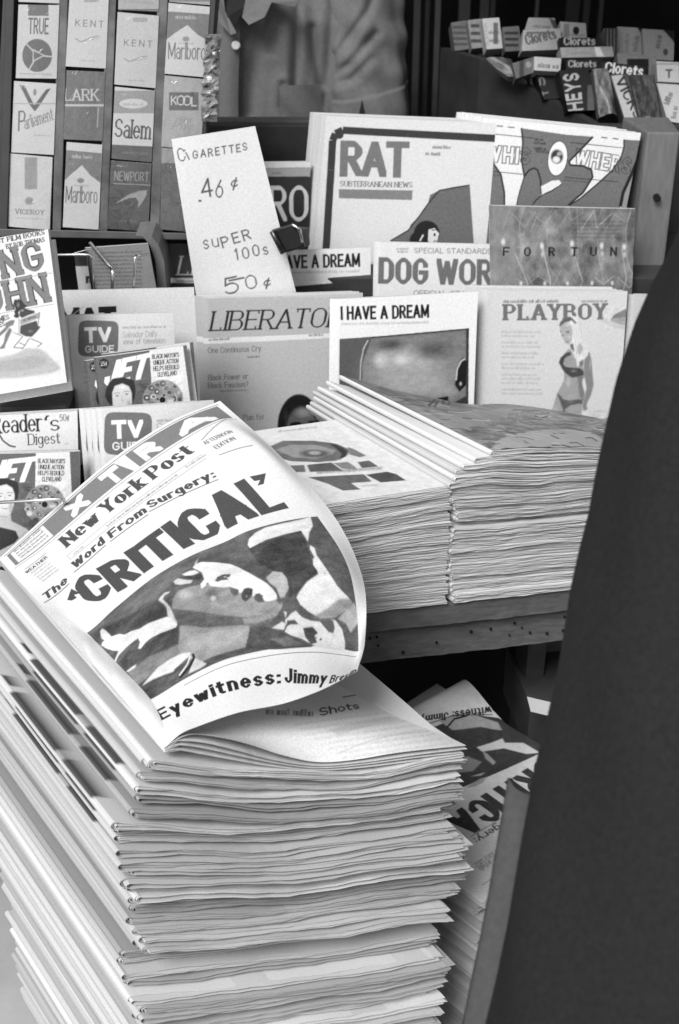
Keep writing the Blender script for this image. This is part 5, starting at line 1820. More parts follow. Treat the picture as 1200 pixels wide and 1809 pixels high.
def net(rows, nu, nv):
    """rows: (v, [(u, z), ...]) from far to near in the frame of the near pile -> nv x nu x 3"""
    R = np.array([resample(r[1], nu) for r in rows])                   # rows x nu x 2
    v = np.array([r[0] for r in rows])
    t = np.r_[0, np.cumsum(np.abs(np.diff(v)))]
    tt = np.linspace(0, t[-1], nv)
    X = hermite(t, R, tt)
    vv = np.interp(tt, t, v)
    P = S0 + X[..., :1] * BD + vv[:, None, None] * SD
    P[..., 2] += X[..., 1]
    return P

def inverse_map(P):
    """photo pixel -> (col, row) on the sheet, from the sheet's own geometry"""
    ny, nx = P.shape[:2]
    sy, sx = max(1, ny // 110), max(1, nx // 110)
    ys, xs = np.arange(0, ny, sy), np.arange(0, nx, sx)
    S = project(P[::sy, ::sx])
    gy = np.gradient(S, axis=0) / sy
    gx = np.gradient(S, axis=1) / sx
    flat = S.reshape(-1, 2)
    def f(Q):
        out = np.empty((len(Q), 2))
        for k, q in enumerate(np.asarray(Q, float)):
            i = np.argmin(((flat - q) ** 2).sum(1))
            a, b = divmod(i, S.shape[1])
            J = np.stack([gx[a, b], gy[a, b]], 1)
            try:
                d = np.linalg.solve(J, q - S[a, b])
            except np.linalg.LinAlgError:
                d = np.zeros(2)
            lim = 400 if (a in (0, S.shape[0] - 1) or b in (0, S.shape[1] - 1)) else 4 * max(sx, sy)
            out[k] = (xs[b] + np.clip(d[0], -lim, lim), ys[a] + np.clip(d[1], -lim, lim))
        return out
    return f

def curved_sheet(name, P, draw, parent, base=.80, material=None, back=True, origin=None, back_draw=None):
    ny, nx = P.shape[:2]
    cv = Canvas(nx, ny, inverse_map(P), base)
    if draw:
        draw(cv)
    cv.speckle(.022)
    V, Q, C = [P.reshape(-1, 3)], [grid_quads(ny, nx, 0, True)], [tone(cv.a).ravel()]
    if back:
        s = 3
        iy, ix = np.unique(np.r_[np.arange(0, ny, s), ny - 1]), np.unique(np.r_[np.arange(0, nx, s), nx - 1])
        N = np.cross(np.gradient(P, axis=1), np.gradient(P, axis=0))
        N /= np.linalg.norm(N, axis=-1, keepdims=True) + 1e-12
        Bk = (P + N * .00035)[iy][:, ix]
        if Bk[..., 2].mean() > P[iy][:, ix][..., 2].mean():
            Bk = (P - N * .00035)[iy][:, ix]
        V.append(Bk.reshape(-1, 3))
        Q.append(grid_quads(len(iy), len(ix), nx * ny))
        b = np.full(Bk.shape[:2], .74)
        rr_ = np.random.default_rng(3)
        for col in range(4):
            a0, a1 = int(len(ix) * (.06 + col * .23)), int(len(ix) * (.26 + col * .23))
            for y in range(int(len(iy) * .05), int(len(iy) * .93), 3):
                b[y, a0:a1] = np.where(rr_.random(a1 - a0) < .8, .52, .74)
        C.append(tone(b).ravel())
    me = mesh_np(name, np.vstack(V), np.vstack(Q), np.concatenate(C), smooth=True)
    return link(name, me, material or NEWS, parent, origin)

# topmost newspaper: body, open inner pages, and the front page curling up in the wind
top_body = folded('newspaper', .30, PAGE_L, .012, 5, pile_pose(.5 / NL + .011), 99, base=.80, ragged=.01, wave=2.0, nu=18, nv=10)
tag(top_body, 'topmost newspaper of the tall near pile, its front page curling up in the wind', 'newspaper', news_group)

def row(v, pts, z0=0.0):
    return (v, [(0, z0)] + [uz(x, y, v) for x, y in pts])

def fp_draw(c):
    m0 = c.fmap
    nx, ny = c.nx, c.ny
    ink, grey = .28, .44
    st = lambda s, t: (s * (nx - 1), t * (ny - 1))
    c.mottle(0, 700, 660, 1330, .0, 4)
    def raw(fn):
        c.fmap = lambda Q: np.asarray(Q, float) * [nx - 1, ny - 1]
        fn()
        c.fmap = m0
    q = lambda x, y: m0(np.array([[x, y]]))[0] / [nx - 1, ny - 1]
    # grey band with white capitals at the head of the page
    def band():
        c.poly([(.03, .014), (.975, .014), (.975, .075), (.03, .075)], grey)
        c.line([(.02, .009), (.985, .009)], .002, .35)
        c.poly([(.045, .018), (.205, .018), (.205, .071), (.045, .071)], .80)
        for k in range(4):
            c.greek((.06, .026 + k * .012), (.19, .026 + k * .012), .008, .35, .9)
        c.line([(.02, .082), (.985, .082)], .0016, .45)
    raw(band)
    for ch, s0, s1 in (('X', .30, .39), ('T', .47, .55), ('R', .63, .71), ('A', .78, .93)):
        x0, y0 = s0, .073
        def one(ch=ch, s0=s0, s1=s1):
            L = (s1 - s0)
            c.text(ch, (s0, .072), (s1, .072), .054, .80, .20 if ch != 'A' else .28, .16, up=(0, -1))
        raw(one)
    raw(lambda: c.poly([(.55, .014), (.60, .014), (.60, .075), (.575, .075)], .80))
    def tx(s, p0, p1, h, *a, **k):
        a0, a1 = q(*p0), q(*p1)
        k.setdefault('up', (0, -1))
        c.fmap = lambda Q: np.asarray(Q, float) * SCL
        SCL = np.array([(nx - 1) / UW, (ny - 1) / UH])
        c.text(s, a0 * [UW, UH], a1 * [UW, UH], h, *a, **k)
        c.fmap = m0
    UW, UH = 29.0, 40.5                                             # page measured in centimetres
    tx('New York Post', (118, 968), (346, 797), 1.75, ink, .150, .036, .04, serif=.07)
    def small():
        a, b = q(118, 982), q(360, 806)
        c.line([a, (b[0], a[1])], .0012, .4)
        c.line([(a[0], a[1] + .018), (b[0], a[1] + .018)], .0012, .4)
        c.line([(a[0], a[1]), (a[0], a[1] + .018)], .0012, .4)
        c.greek((a[0] + .02, a[1] + .014), (a[0] + .07, a[1] + .014), .008, .5, .8)
        c.greek((.36, a[1] + .013), (.66, a[1] + .013), .0075, .4, .9)
        c.greek((.70, a[1] + .010), (.78, a[1] + .010), .007, .45, .9)
    raw(small)
    tx('AFTERNOON', (364, 786), (413, 764), .62, .36, .10, .05, .08)
    tx('EDITION', (383, 794), (418, 776), .62, .36, .10, .05, .08)
    c.line([(356, 778), (400, 741)], 1.6, .5)
    c.line([(387, 804), (447, 787)], 1.6, .5)
    tx('WEATHER', (47, 1014), (85, 985), .5, .30, .11, .08, .05)
    for k in range(5):
        c.greek((56 + k * 5, 1014 + k * 3.5), (84 + k * 5, 993 + k * 3.5), 3.4, .5, .8)
    c.line([(44, 1006), (82, 976)], 1, .45)
    for wd, a, b in (('The', (80, 1061), (121, 1027)), ('Word', (132, 1006), (187, 958)), ('From', (196, 952), (261, 904)), ('Surgery:', (265, 899), (383, 842))):
        tx(wd, a, b, 1.15, ink, .16, .09, .08, slant=.12)
    for a, b in (((78, 1065), (122, 1031)), ((131, 1011), (187, 963)), ((195, 957), (262, 909)), ((264, 904), (318, 876)), ((318, 876), (386, 847))):
        c.line([a, b], 1.4, .35)
    c.poly([(119, 1060), (126, 1040), (142, 1048), (131, 1051), (136, 1056), (127, 1061)], ink, sub=2)
    c.poly([(441, 842), (470, 836), (466, 855), (455, 858), (460, 848), (450, 850)], ink, sub=2)
    bl = m0(np.array([(158, 1071), (200, 1051), (241, 1029), (283, 1006), (329, 976), (356, 960), (402, 940), (459, 919), (512, 899)], float))
    tl = m0(np.array([(122, 1028), (161, 1009), (200, 988), (240, 963), (282, 932), (308, 914), (352, 886), (405, 858), (456, 834)], float))
    c.fmap = lambda Q: np.asarray(Q, float)
    c.text('CRITICAL', (0, 0), (21.5, 0), 4.6, ink, .165, .092, .035, up=(0, -1), quad=(bl, tl))
    c.fmap = m0
    # news picture
    box = [q(147, 1122), q(561, 912), q(632, 1150), q(258, 1240)]
    t0, t1 = (box[0][1] + box[1][1]) / 2, (box[2][1] + box[3][1]) / 2
    s0, s1 = (box[0][0] + box[3][0]) / 2, min(box[1][0], .97)
    raw(lambda: c.poly([(s0, t0), (s1, t0), (s1, t1), (s0, t1)], .33))
    A1 = lambda pts: [(140 + x / 4.615, 900 + y / 4.615) for x, y in pts]
    A2 = lambda pts: [(280 + x / 3.158, 900 + y / 3.158) for x, y in pts]
    D1 = lambda pts, v, soft=2, al=1.0: c.poly(A1(pts), v, al, soft, sub=3)
    D2 = lambda pts, v, soft=2, al=1.0: c.poly(A2(pts), v, al, soft, sub=3)
    def b2(x, y, rx, ry, v, al=.9, fe=.8, ang=0):
        c.blob(280 + x / 3.158, 900 + y / 3.158, rx / 3.158, ry / 3.158, v, al, fe, ang)
    D1([(60, 1030), (200, 900), (420, 720), (640, 560), (800, 480), (900, 470), (760, 600), (560, 760), (330, 890), (200, 950)], .37, 6)
    D1([(210, 965), (330, 900), (480, 830), (560, 780), (640, 740), (740, 860), (500, 945), (380, 1012), (265, 1030)], .27, 5)
    D2([(75, 560), (80, 500), (110, 452), (180, 428), (250, 418), (300, 415), (450, 445), (560, 478), (660, 508), (686, 540), (664, 592), (600, 632), (520, 648), (420, 652), (300, 652), (180, 636), (100, 606)], .50, 3)
    D2([(70, 556), (200, 566), (350, 588), (500, 606), (650, 584), (620, 628), (520, 650), (300, 656), (150, 646), (80, 612)], .36, 7)
    D2([(470, 610), (580, 596), (650, 566), (690, 512), (694, 540), (650, 598), (560, 632), (480, 640)], .58, 5, .8)
    b2(150, 478, 62, 44, .66, .9, 1.0)
    b2(380, 545, 90, 34, .56, .7, 1.0)
    b2(300, 472, 60, 50, .33, .85, .9)
    b2(306, 496, 24, 24, .70, .9, .8)
    b2(312, 530, 40, 18, .58, .7, 1.0)
    D2([(190, 325), (205, 306), (240, 292), (320, 295), (400, 304), (450, 324), (500, 350), (560, 384), (610, 415), (640, 445), (660, 475), (663, 500), (640, 508), (606, 514), (580, 502), (586, 482), (562, 466), (546, 472), (526, 488), (518, 470), (525, 442), (500, 436), (480, 446), (466, 468), (440, 460), (446, 446), (400, 432), (360, 436), (290, 426), (275, 406), (262, 428), (240, 442), (234, 416), (256, 390), (242, 352), (214, 336)], .81, 1)
    D2([(316, 398), (330, 376), (362, 362), (402, 360), (398, 376), (380, 380), (392, 390), (350, 396), (330, 404)], .34, 1)
    b2(372, 376, 12, 6, .7, .8, .6)
    D2([(130, 362), (170, 344), (205, 338), (228, 352), (190, 368), (150, 370)], .76, 1)
    D2([(84, 402), (108, 384), (150, 392), (192, 394), (182, 412), (120, 420), (94, 418)], .70, 1)
    D2([(110, 376), (190, 370), (236, 356), (246, 380), (226, 396), (180, 388)], .25, 2)
    D2([(200, 304), (214, 284), (226, 260), (218, 288), (212, 306)], .68, 1)
    D2([(462, 470), (480, 441), (500, 437), (526, 444), (524, 474), (506, 500), (486, 516), (468, 500)], .25, 1)
    b2(492, 484, 9, 11, .52)
    D2([(534, 492), (546, 470), (574, 478), (586, 500), (590, 516), (560, 518), (540, 508)], .27, 1)
    D2([(398, 438), (448, 448), (446, 474), (424, 484), (404, 462)], .33, 2)
    b2(440, 520, 60, 22, .60, .6, 1.0)
    D1([(645, 738), (664, 710), (700, 676), (742, 668), (730, 682), (694, 702), (684, 734), (722, 770), (744, 800), (764, 842), (782, 890), (800, 920), (790, 960), (760, 950), (722, 872), (712, 800), (690, 772)], .70, 2)
    D1([(500, 1140), (560, 1084), (660, 1022), (790, 968), (824, 1000), (814, 1082), (700, 1136), (560, 1194), (440, 1272), (380, 1312), (330, 1244), (400, 1150)], .28, 3)
    D1([(822, 946), (900, 942), (1000, 962), (1200, 950), (1390, 940), (1380, 1040), (1240, 1120), (1040, 1200), (930, 1160), (830, 1180), (640, 1300), (470, 1440), (390, 1322), (480, 1272), (560, 1204), (700, 1150), (832, 1090)], .47, 3)
    D2([(120, 652), (200, 656), (300, 662), (400, 652), (470, 646), (512, 660), (500, 720), (485, 770), (400, 792), (300, 822), (240, 852), (150, 830), (110, 780)], .53, 3)
    D2([(150, 690), (260, 690), (400, 665), (490, 670), (420, 740), (300, 780), (180, 790)], .60, 6, .6)
    D1([(170, 992), (190, 970), (216, 985), (265, 1036), (330, 1014), (370, 1021), (420, 994), (500, 969), (560, 930), (640, 900), (716, 874), (752, 890), (802, 936), (790, 960), (740, 980), (660, 1010), (590, 1046), (546, 1080), (502, 1136), (480, 1136), (496, 1080), (480, 1050), (430, 1086), (380, 1130), (322, 1190), (296, 1246), (285, 1241), (320, 1156), (270, 1150), (214, 1130), (180, 1110), (190, 1080), (206, 1070), (180, 1050)], .79, 1)
    D1([(384, 1320), (420, 1290), (470, 1258), (456, 1290), (400, 1326)], .78, 1)
    D1([(510, 1452), (620, 1386), (720, 1346), (790, 1300), (840, 1270), (880, 1220), (908, 1200), (820, 1372), (640, 1500), (550, 1562), (470, 1480)], .29, 3)
    D1([(510, 1442), (550, 1390), (640, 1290), (740, 1220), (830, 1175), (912, 1164), (900, 1190), (850, 1240), (780, 1300), (770, 1322), (700, 1346), (650, 1366), (600, 1386)], .77, 2)
    D1([(940, 1210), (1000, 1234), (1042, 1260), (1000, 1290), (890, 1342), (926, 1250)], .70, 1)
    c.line(A1([(926, 1176), (938, 1208), (900, 1282), (820, 1374)]), 4, .12)
    c.line(A1([(908, 1192), (882, 1262), (816, 1356)]), 2.4, .80)
    D2([(512, 660), (600, 658), (700, 690), (862, 766), (700, 782), (488, 776)], .29, 2)
    D2([(620, 720), (720, 710), (820, 756), (700, 762)], .42, 5, .8)
    D2([(500, 215), (640, 170), (790, 120), (830, 200), (860, 290), (888, 350), (830, 400), (780, 460), (730, 490), (720, 400), (690, 350), (640, 344), (560, 300)], .26, 3)
    D2([(498, 196), (505, 165), (540, 130), (600, 100), (700, 75), (800, 54), (850, 42), (862, 90), (842, 130), (835, 182), (816, 150), (796, 118), (700, 140), (600, 170), (510, 216)], .80, 1)
    D2([(770, 490), (788, 456), (830, 402), (892, 360), (886, 340), (864, 312), (862, 282), (870, 264), (845, 222), (846, 198), (872, 214), (884, 256), (936, 330), (1000, 428), (1032, 462), (1062, 492), (1082, 520), (1040, 562), (986, 602), (900, 606), (840, 572), (792, 532)], .80, 1)
    D2([(860, 600), (930, 560), (1010, 500), (1070, 500), (1084, 520), (1040, 564), (986, 604), (900, 610)], .48, 6, .85)
    b2(860, 470, 60, 50, .84, .6, 1.0)
    b2(928, 358, 8, 4, .4)
    D2([(600, 380), (640, 345), (690, 350), (718, 385), (728, 440), (702, 490), (680, 494), (660, 440), (620, 410)], .63, 2)
    b2(690, 400, 20, 40, .72, .6, 1.0)
    D2([(1000, 610), (1060, 545), (1092, 520), (1112, 570), (1116, 630), (1072, 690), (1050, 640)], .64, 4)
    D2([(704, 620), (740, 580), (766, 564), (800, 600), (850, 620), (902, 626), (950, 684), (975, 690), (984, 662), (976, 622), (958, 610), (990, 620), (1026, 670), (1042, 740), (1040, 800), (980, 800), (900, 770), (870, 760), (800, 722), (740, 702), (704, 682), (720, 650)], .77, 1)
    D2([(718, 620), (760, 616), (782, 640), (740, 640), (716, 652)], .30, 1)
    D2([(808, 662), (860, 655), (890, 688), (870, 706), (886, 742), (852, 752), (820, 712)], .30, 1)
    b2(906, 724, 9, 9, .2)
    b2(880, 715, 10, 8, .5)
    D2([(630, 662), (690, 626), (714, 636), (700, 672)], .74, 1)
    D2([(698, 566), (718, 574), (710, 610)], .74, 1)
    KP = [((s0 + .004) * (nx - 1), (t0 + .004) * (ny - 1)), ((s1 - .004) * (nx - 1), (t1 - .004) * (ny - 1))]
    c.mottle(0, 0, 0, 0, .07, 9, 9, keep=KP)
    c.mottle(0, 0, 0, 0, .05, 26, 21, keep=KP)
    c.blur(0, 0, 0, 0, 1, keep=KP)
    c.mottle(0, 0, 0, 0, .05, 160, 12, keep=KP)
    raw(lambda: (c.poly([(0, t0 - .035), (1, t0 - .035), (1, t0), (0, t0)], .80), c.poly([(s1, t0 - .03), (1, t0 - .03), (1, t1 + .01), (s1, t1 + .01)], .80)))
    # strip under the picture
    raw(lambda: c.poly([(0, t1 + .004), (1, t1 + .004), (1, 1), (0, 1)], .86, .6))
    raw(lambda: c.line([(s0 + .16, t1 + .02), (.93, t1 + .02)], .0018, .25))
    e0, e1 = q(284, 1274), q(497, 1206)
    tx('Eyewitness:', (284, 1274), (496, 1207), 2.15, .16, .13, .085, .14)
    tx('Jimmy', (503, 1206), (576, 1206), 2.3, .16, .13, .085, .10)
    tx('Breslin', (581, 1208), (628, 1192), 2.2, .18, .13, .085, .10)

def mkrows():
    R = [row(.405, [(100, 895), (200, 810), (300, 745), (389, 708)]),
         row(.315, [(118, 1020), (220, 940), (310, 877), (390, 824), (455, 788), (490, 800)]),
         row(.225, [(147, 1122), (205, 1073), (270, 1021), (335, 983), (398, 957), (438, 938), (500, 921), (561, 912), (592, 914)]),
         row(.15, [(205, 1182), (290, 1112), (390, 1056), (480, 1024), (560, 1010), (612, 1010), (642, 1026)]),
         row(.08, [(258, 1240), (330, 1198), (389, 1169), (438, 1155), (502, 1144), (559, 1142), (609, 1148), (634, 1150), (645, 1128)]),
         row(.0, [(320, 1296), (350, 1283), (420, 1259), (500, 1243), (560, 1222), (600, 1203), (631, 1186)])]
    return R
fp = net(mkrows(), 700, 800)
curved_sheet('front_page', fp, fp_draw, top_body, base=.80)

def ip_draw(c):
    c.line([(605, 1232), (640, 1226)], 2, .4)
    c.text('Shots', (566, 1266), (636, 1252), 15, .2, .1, .07, .1)
    c.greek((470, 1262), (562, 1266), 12, .35, .8)
    for k in range(9):
        y = 1272 + k * 8
        c.greek((520 + k * 12, y + 10 + k * .5), (700 + k * 14, y - 14), 4.5, .62, .35)
    c.line([(600, 1330), (760, 1292)], 1.2, .6, .6)
    c.poly([(580, 1290), (690, 1266), (710, 1272), (600, 1300)], .70, .5, 2)
inner = net([(.405, [(0, 0), (.10, -.03), (.2, -.07), (.30, -.125)]),
             (.2, [(0, .001), (.1, -.018), (.2, -.055)] + [uz(642, 1196, .2)]),
             (.035, [(0, -.004), (.05, -.010), (.1, -.022), (.2, -.046), (.31, -.078)]),
             (0, [(0.0, 0.001)] + [uz(x, y) for x, y in ((330, 1299), (370, 1300), (430, 1312), (500, 1334), (560, 1346), (620, 1343), (700, 1330), (760, 1323), (824, 1317))])], 320, 300)
curved_sheet('inner_page', inner, ip_draw, top_body, base=.88)
for k, pts in enumerate([((310, 1309), (360, 1312), (420, 1326), (480, 1342), (560, 1353), (640, 1347), (740, 1333), (826, 1323)),
                         ((312, 1316), (360, 1322), (420, 1335), (490, 1349), (560, 1357), (640, 1351), (740, 1338), (819, 1330)),
                         ((308, 1324), (350, 1331), (410, 1342), (480, 1354), (560, 1361), (640, 1356), (740, 1344), (821, 1336))]):
    pg = net([(.40, [(0, -.002 * (k + 1)), (.10, -.034 - .003 * k), (.2, -.075 - .003 * k), (.30, -.128 - .003 * k)]),
              (0, [(0.0, -.001 - .002 * k)] + [uz(x, y) for x, y in pts])], 60, 24)
    curved_sheet('page', pg, None, top_body, base=.84)

# ---- newspaper pile half under the table, printed side up and upside down
Z2 = .36
W2 = .265
K2 = at_z(856, 1592, Z2)
TDN = unit(at_z(795, 1547, Z2) - K2)              # down the page, away from us
EE = np.array([-TDN[1], TDN[0], 0])
if EE[0] < 0:
    EE = -EE                                       # towards the spine, behind the coat
base2 = K2 + W2 * EE
N2 = 32
r2 = random.Random(21)
def pose2(zc, du, dv, rot):
    def pose(u, h, v):
        P = base2[None] - np.outer(u + du, EE) + np.outer(v + dv + rot * (u - .15), TDN)
        P[:, 2] = zc + h + .0012 * np.sin(u * 30 + zc * 60) + .001 * np.sin(v * 20 + zc * 90)
        P[:, 2] = np.maximum(P[:, 2], .001)
        return P
    return pose
names2 = []
for i in range(1, N2):
    zc = Z2 - .004 - Z2 * (i + .5) / N2
    o = folded('newspaper', W2, .315, Z2 / N2 * .97, 5, pose2(max(zc, .008), r2.uniform(-.006, .006) - .008 * (i > 2), r2.uniform(-.004, .008) + .008, r2.uniform(-.022, .022)), 300 + i,
               base=r2.uniform(.68, .82), ragged=.022, wave=2.4, vjit=.004, nu=14, nv=8, slim=.62)
    tag(o, 'folded newspaper inside the low pile half under the table', 'newspaper', 'newspapers in the low pile under the table')
t2 = folded('newspaper', W2, .33, .010, 4, pose2(Z2 - .0075, 0, 0, 0), 299, base=.78, nu=12, nv=6)
tag(t2, 'top newspaper of the low pile under the table, lying upside down', 'newspaper', 'newspapers in the low pile under the table')
nvp, nup = 330, 260
aa = np.linspace(0, .335, nvp)
bb = np.linspace(-.004, W2 + .002, nup)
ca = np.clip((aa - .20) / .135, 0, 1)
zc_ = .050 * np.sin(ca * math.pi * .62) ** 1.3
along = aa - .050 * ca ** 2
P2 = K2 + along[:, None, None] * TDN + bb[None, :, None] * EE
P2[..., 2] = Z2 - .001 + zc_[:, None] * (1 - .45 * bb[None] / .3) + .0015 * np.sin(aa * 22)[:, None] + .001 * np.sin(bb * 26)[None]
def low_draw(c):
    up = (.83, .56)
    c.text('CRITICAL', (962, 1338), (752, 1463), 56, .24, .165, .092, .035, up=up)
    c.line([(1000, 1306), (800, 1396), (760, 1420)], 1.0, .7)
    c.poly([(735, 1296), (790, 1275), (835, 1262), (880, 1268), (1000, 1300), (1010, 1308), (950, 1333), (800, 1398), (740, 1430)], .26)
    c.poly([(842, 1320), (868, 1312), (888, 1304), (892, 1312), (925, 1312), (955, 1330), (930, 1332), (890, 1322), (852, 1328)], .80, 1, 1)
    c.poly([(776, 1274), (800, 1262), (826, 1258), (880, 1276), (888, 1290), (850, 1284), (800, 1290)], .62, 1, 1)
    c.line([(790, 1285), (803, 1270), (826, 1264)], 3, .12)
    c.poly([(800, 1345), (826, 1336), (852, 1346), (836, 1362), (806, 1366)], .52, 1, 2)
    c.poly([(852, 1326), (858, 1340), (872, 1352), (876, 1346), (862, 1332)], .60, 1, 1)
    c.poly([(822, 1392), (848, 1376), (860, 1372), (854, 1382), (838, 1390)], .6, 1, 1)
    c.poly([(830, 1372), (858, 1364), (850, 1370)], .7, 1, 1)
    c.mottle(740, 1262, 960, 1400, .035, 18, 5)
    c.line([(735, 1286), (800, 1264), (870, 1262)], 1.6, .3)
    c.text('Eyewitness: Jimmy', (900, 1243), (742, 1266), 15, .12, .10, .08, .10, up=(.25, .97))
    c.text('The Word From Surgery:', (1046, 1352), (836, 1482), 13, .24, .10, .06, .10, up=up, slant=.12)
    c.line([(1046, 1345), (832, 1478)], 1.2, .45)
    c.greek((890, 1492), (838, 1524), 8, .45, .7)
    c.greek((905, 1494), (846, 1531), 10, .45, .8)
    c.line([(930, 1475), (840, 1533)], 1.2, .5)
    c.poly([(905, 1508), (870, 1530), (880, 1538), (915, 1516)], .45, .8)
    c.line([(900, 1530), (852, 1564)], 1.2, .5)
curved_sheet('front_page', P2, low_draw, t2, base=.80)

# dark box and pale curled sheet on the floor shelf, right of the post under the table
q0 = at_z(930, 1330, .30)
m = MB()
m.obox(q0, dirv(8) * .30, dirv(98) * .14, np.array([0, 0, .085]))
o = thing(m, 'cardboard_box', mat('box_dark', .035, .75, 30, .2), 'dark box in the shade under the right end of the table', 'box', .002)
m2 = MB()
m2.obox(q0 + dirv(8) * .01 + dirv(98) * .01 - [0, 0, .30], dirv(8) * .28, dirv(98) * .12, np.array([0, 0, .2995]))
thing(m2, 'wooden_crate', WOOD_D, 'dark crate carrying the box under the right end of the table', 'crate', .002)
us = np.linspace(0, 1, 24)
vv_ = np.linspace(0, 1, 8)
c0 = at_z(936, 1278, .40)
G3 = np.array([[c0 + dirv(2) * (.14 * u) + dirv(98) * (.022 * v) + np.array([0, 0, .020 - .030 * math.sin(u * 1.5) + .008 * v]) for u in us] for v in vv_])
me = mesh_np('loose_sheet', G3.reshape(-1, 3), grid_quads(8, 24), np.full(8 * 24, tone(.75)), smooth=True)
tag(link('loose_sheet', me, NEWS), 'pale curled sheet lying on the dark box under the table', 'paper')

# ---- magazine piles on the table
MAG = print_mat('magazine_paper', .6, .25, grain=.06)
Q0 = at_z(797, 1066, .6015)
MB_D = dirv(11)
def uzm(px, py):
    r = ray(px, py)
    t = np.linalg.solve(np.array([r, -MB_D, [0, 0, -1]]).T, Q0 - EYE)
    return t[1], t[2]
NR = 29
HT = uzm(850, 799)[1]
UK = [(0, .040), (1, .019), (2, .007), (3, -.002), (4, -.005), (5, -.013), (6, -.017), (7, -.012), (8, -.008), (9, -.003), (12, .003), (13, -.002), (20, -.006), (24, -.002), (28, .003)]
BACK = .038
right_drop = HT - uzm(1072, 797)[1]
def poseR(i, T, du, dv, sd):
    zc = HT * (1 - (i + .5) / NR)
    ul = np.interp(i, [k for k, _ in UK], [u for _, u in UK]) + du
    dr = right_drop * (1 - (i + .5) / NR) ** 1.6
    SDm = dirv(sd)
    def pose(u, h, v):
        s = u / .27
        z = zc + h - dr * np.clip(s / .85, 0, 1.2) ** 1.1 + (.0022 * np.sin(s * 8 + i * .22) + .0012 * np.sin(s * 17 - i * .3)) * (1 - i / NR) * np.clip(s * 5, 0, 1)
        z = z - BACK * np.clip(v / .278, 0, 1) ** 1.3 * (1 - np.exp(-s / .45)) * 1.25 * (1 - i / NR) ** 2 - .014 * s * np.clip(v / .278, 0, 1) * (1 - i / NR)
        P = Q0[None] + np.outer(u + ul, MB_D) + np.outer(v + dv, SDm)
        P[:, 2] = Q0[2] + z
        return P
    return pose
r3 = random.Random(5)
for i in range(NR):
    T = HT / NR * .98
    sd = np.interp(i, [0, 6, 28], [130, 126.5, 124])
    o = folded('magazine', .27, .278, T, 6, poseR(i, T, r3.uniform(-.0015, .0015), r3.uniform(-.002, .003) + (.008 if i == 13 else 0), sd), 500 + i, base=r3.uniform(.78, .84), material=MAG, ragged=.003, wave=.25,
               vjit=.0008, nu=14, nv=7, foldr=.6)
    if i == 0:
        tag(o, 'top magazine of the fanned pile, with a mottled grey seaside cover', 'magazine', 'magazines in the fanned pile on the table')
        topR = o
    else:
        tag(o, 'folded magazine inside the fanned pile on the table, only its edges in view', 'magazine', 'magazines in the fanned pile on the table')
pz = poseR(0, HT / NR * .95, 0, 0, 130)
nu_, nv_ = 330, 300
uu = np.linspace(.003, .268, nu_)
vv = np.linspace(.001, .277, nv_)
P3 = np.stack([pz(uu, np.full(nu_, HT / NR * .5 * .98) * (.80 + .20 * np.exp(-uu / .035)) + .0012, np.full(nu_, v)) for v in vv])
def sea_draw(c):
    c.mottle(560, 640, 1120, 830, .16, 9, 3)
    c.mottle(560, 640, 1120, 830, .10, 34, 7)
    c.poly([(860, 800), (880, 778), (920, 764), (1000, 758), (1050, 764), (1080, 790), (1060, 802)], .66, .85, 4)
    c.poly([(585, 667), (700, 700), (880, 800), (850, 802)], .60, .6, 4)
    c.poly([(770, 742), (880, 722), (960, 716), (1010, 730), (900, 748), (800, 762)], .56, .7, 5)
    rs = random.Random(2)
    for k in range(260):
        x, y = rs.uniform(620, 1090), rs.uniform(672, 802)
        L_ = rs.uniform(8, 46)
        c.line([(x, y), (x + L_ * .5, y + rs.uniform(-1, 4)), (x + L_, y + rs.uniform(0, 7))], rs.uniform(.8, 2.2), rs.choice([.22, .30, .38, .60, .70, .76]), .75)
    for x, w in ((757, 20), (782, 22), (808, 16), (828, 22), (854, 14)):
        c.line([(x, 718 - (x - 757) * .16), (x + w * .6, 706 - (x - 757) * .16)], 4.5, .22, .9)
        c.line([(x + w * .5, 719 - (x - 757) * .16), (x + w * .9, 708 - (x - 757) * .16)], 3.5, .22, .9)
    for k in range(3):
        c.greek((870 + k * 14, 752 - k * 8), (960 + k * 10, 740 - k * 9), 6, .34, .7)
curved_sheet('front_cover', P3, sea_draw, topR, base=.46, material=P_GLOSS, back=False)

NLm = 34
HL = uzm(776, 860)[1]
UR = -.006
def poseL(i, du, dv):
    zc = HL * (1 - (i + .5) / NLm)
    SDm = dirv(127)
    def pose(u, h, v):
        s = u / .27
        q = (1 - i / NLm)
        z = zc + h - (.012 * np.sin(np.clip(1 - s, 0, 1) * 2.4) ** 2 + .0016 * np.sin(s * 9 + i * .3) + .018 * np.clip(.45 - s, 0, 1)) * q
        P = Q0[None] + np.outer(u - .27 + UR + du, MB_D) + np.outer(v + dv, SDm)
        P[:, 2] = np.maximum(Q0[2] + z, .6012 + h + .0026)
        return P
    return pose
for i in range(NLm):
    o = folded('magazine', .27, .222, HL / NLm * .985, 5, poseL(i, r3.uniform(-.003, .002), r3.uniform(-.001, .0015)), 600 + i, base=r3.uniform(.76, .84), material=MAG, ragged=.002, wave=.2, vjit=.0006, nu=14, nv=6, foldr=.6)
    if i == 0:
        topL = o
        tag(o, 'top magazine of the straight pile, white cover with an eye-like picture', 'magazine', 'magazines in the straight pile on the table')
    else:
        tag(o, 'folded magazine inside the straight pile on the table, only its front edges in view', 'magazine', 'magazines in the straight pile on the table')
pz = poseL(0, 0, 0)
uu = np.linspace(.004, .268, 320)
vv = np.linspace(.001, .221, 240)
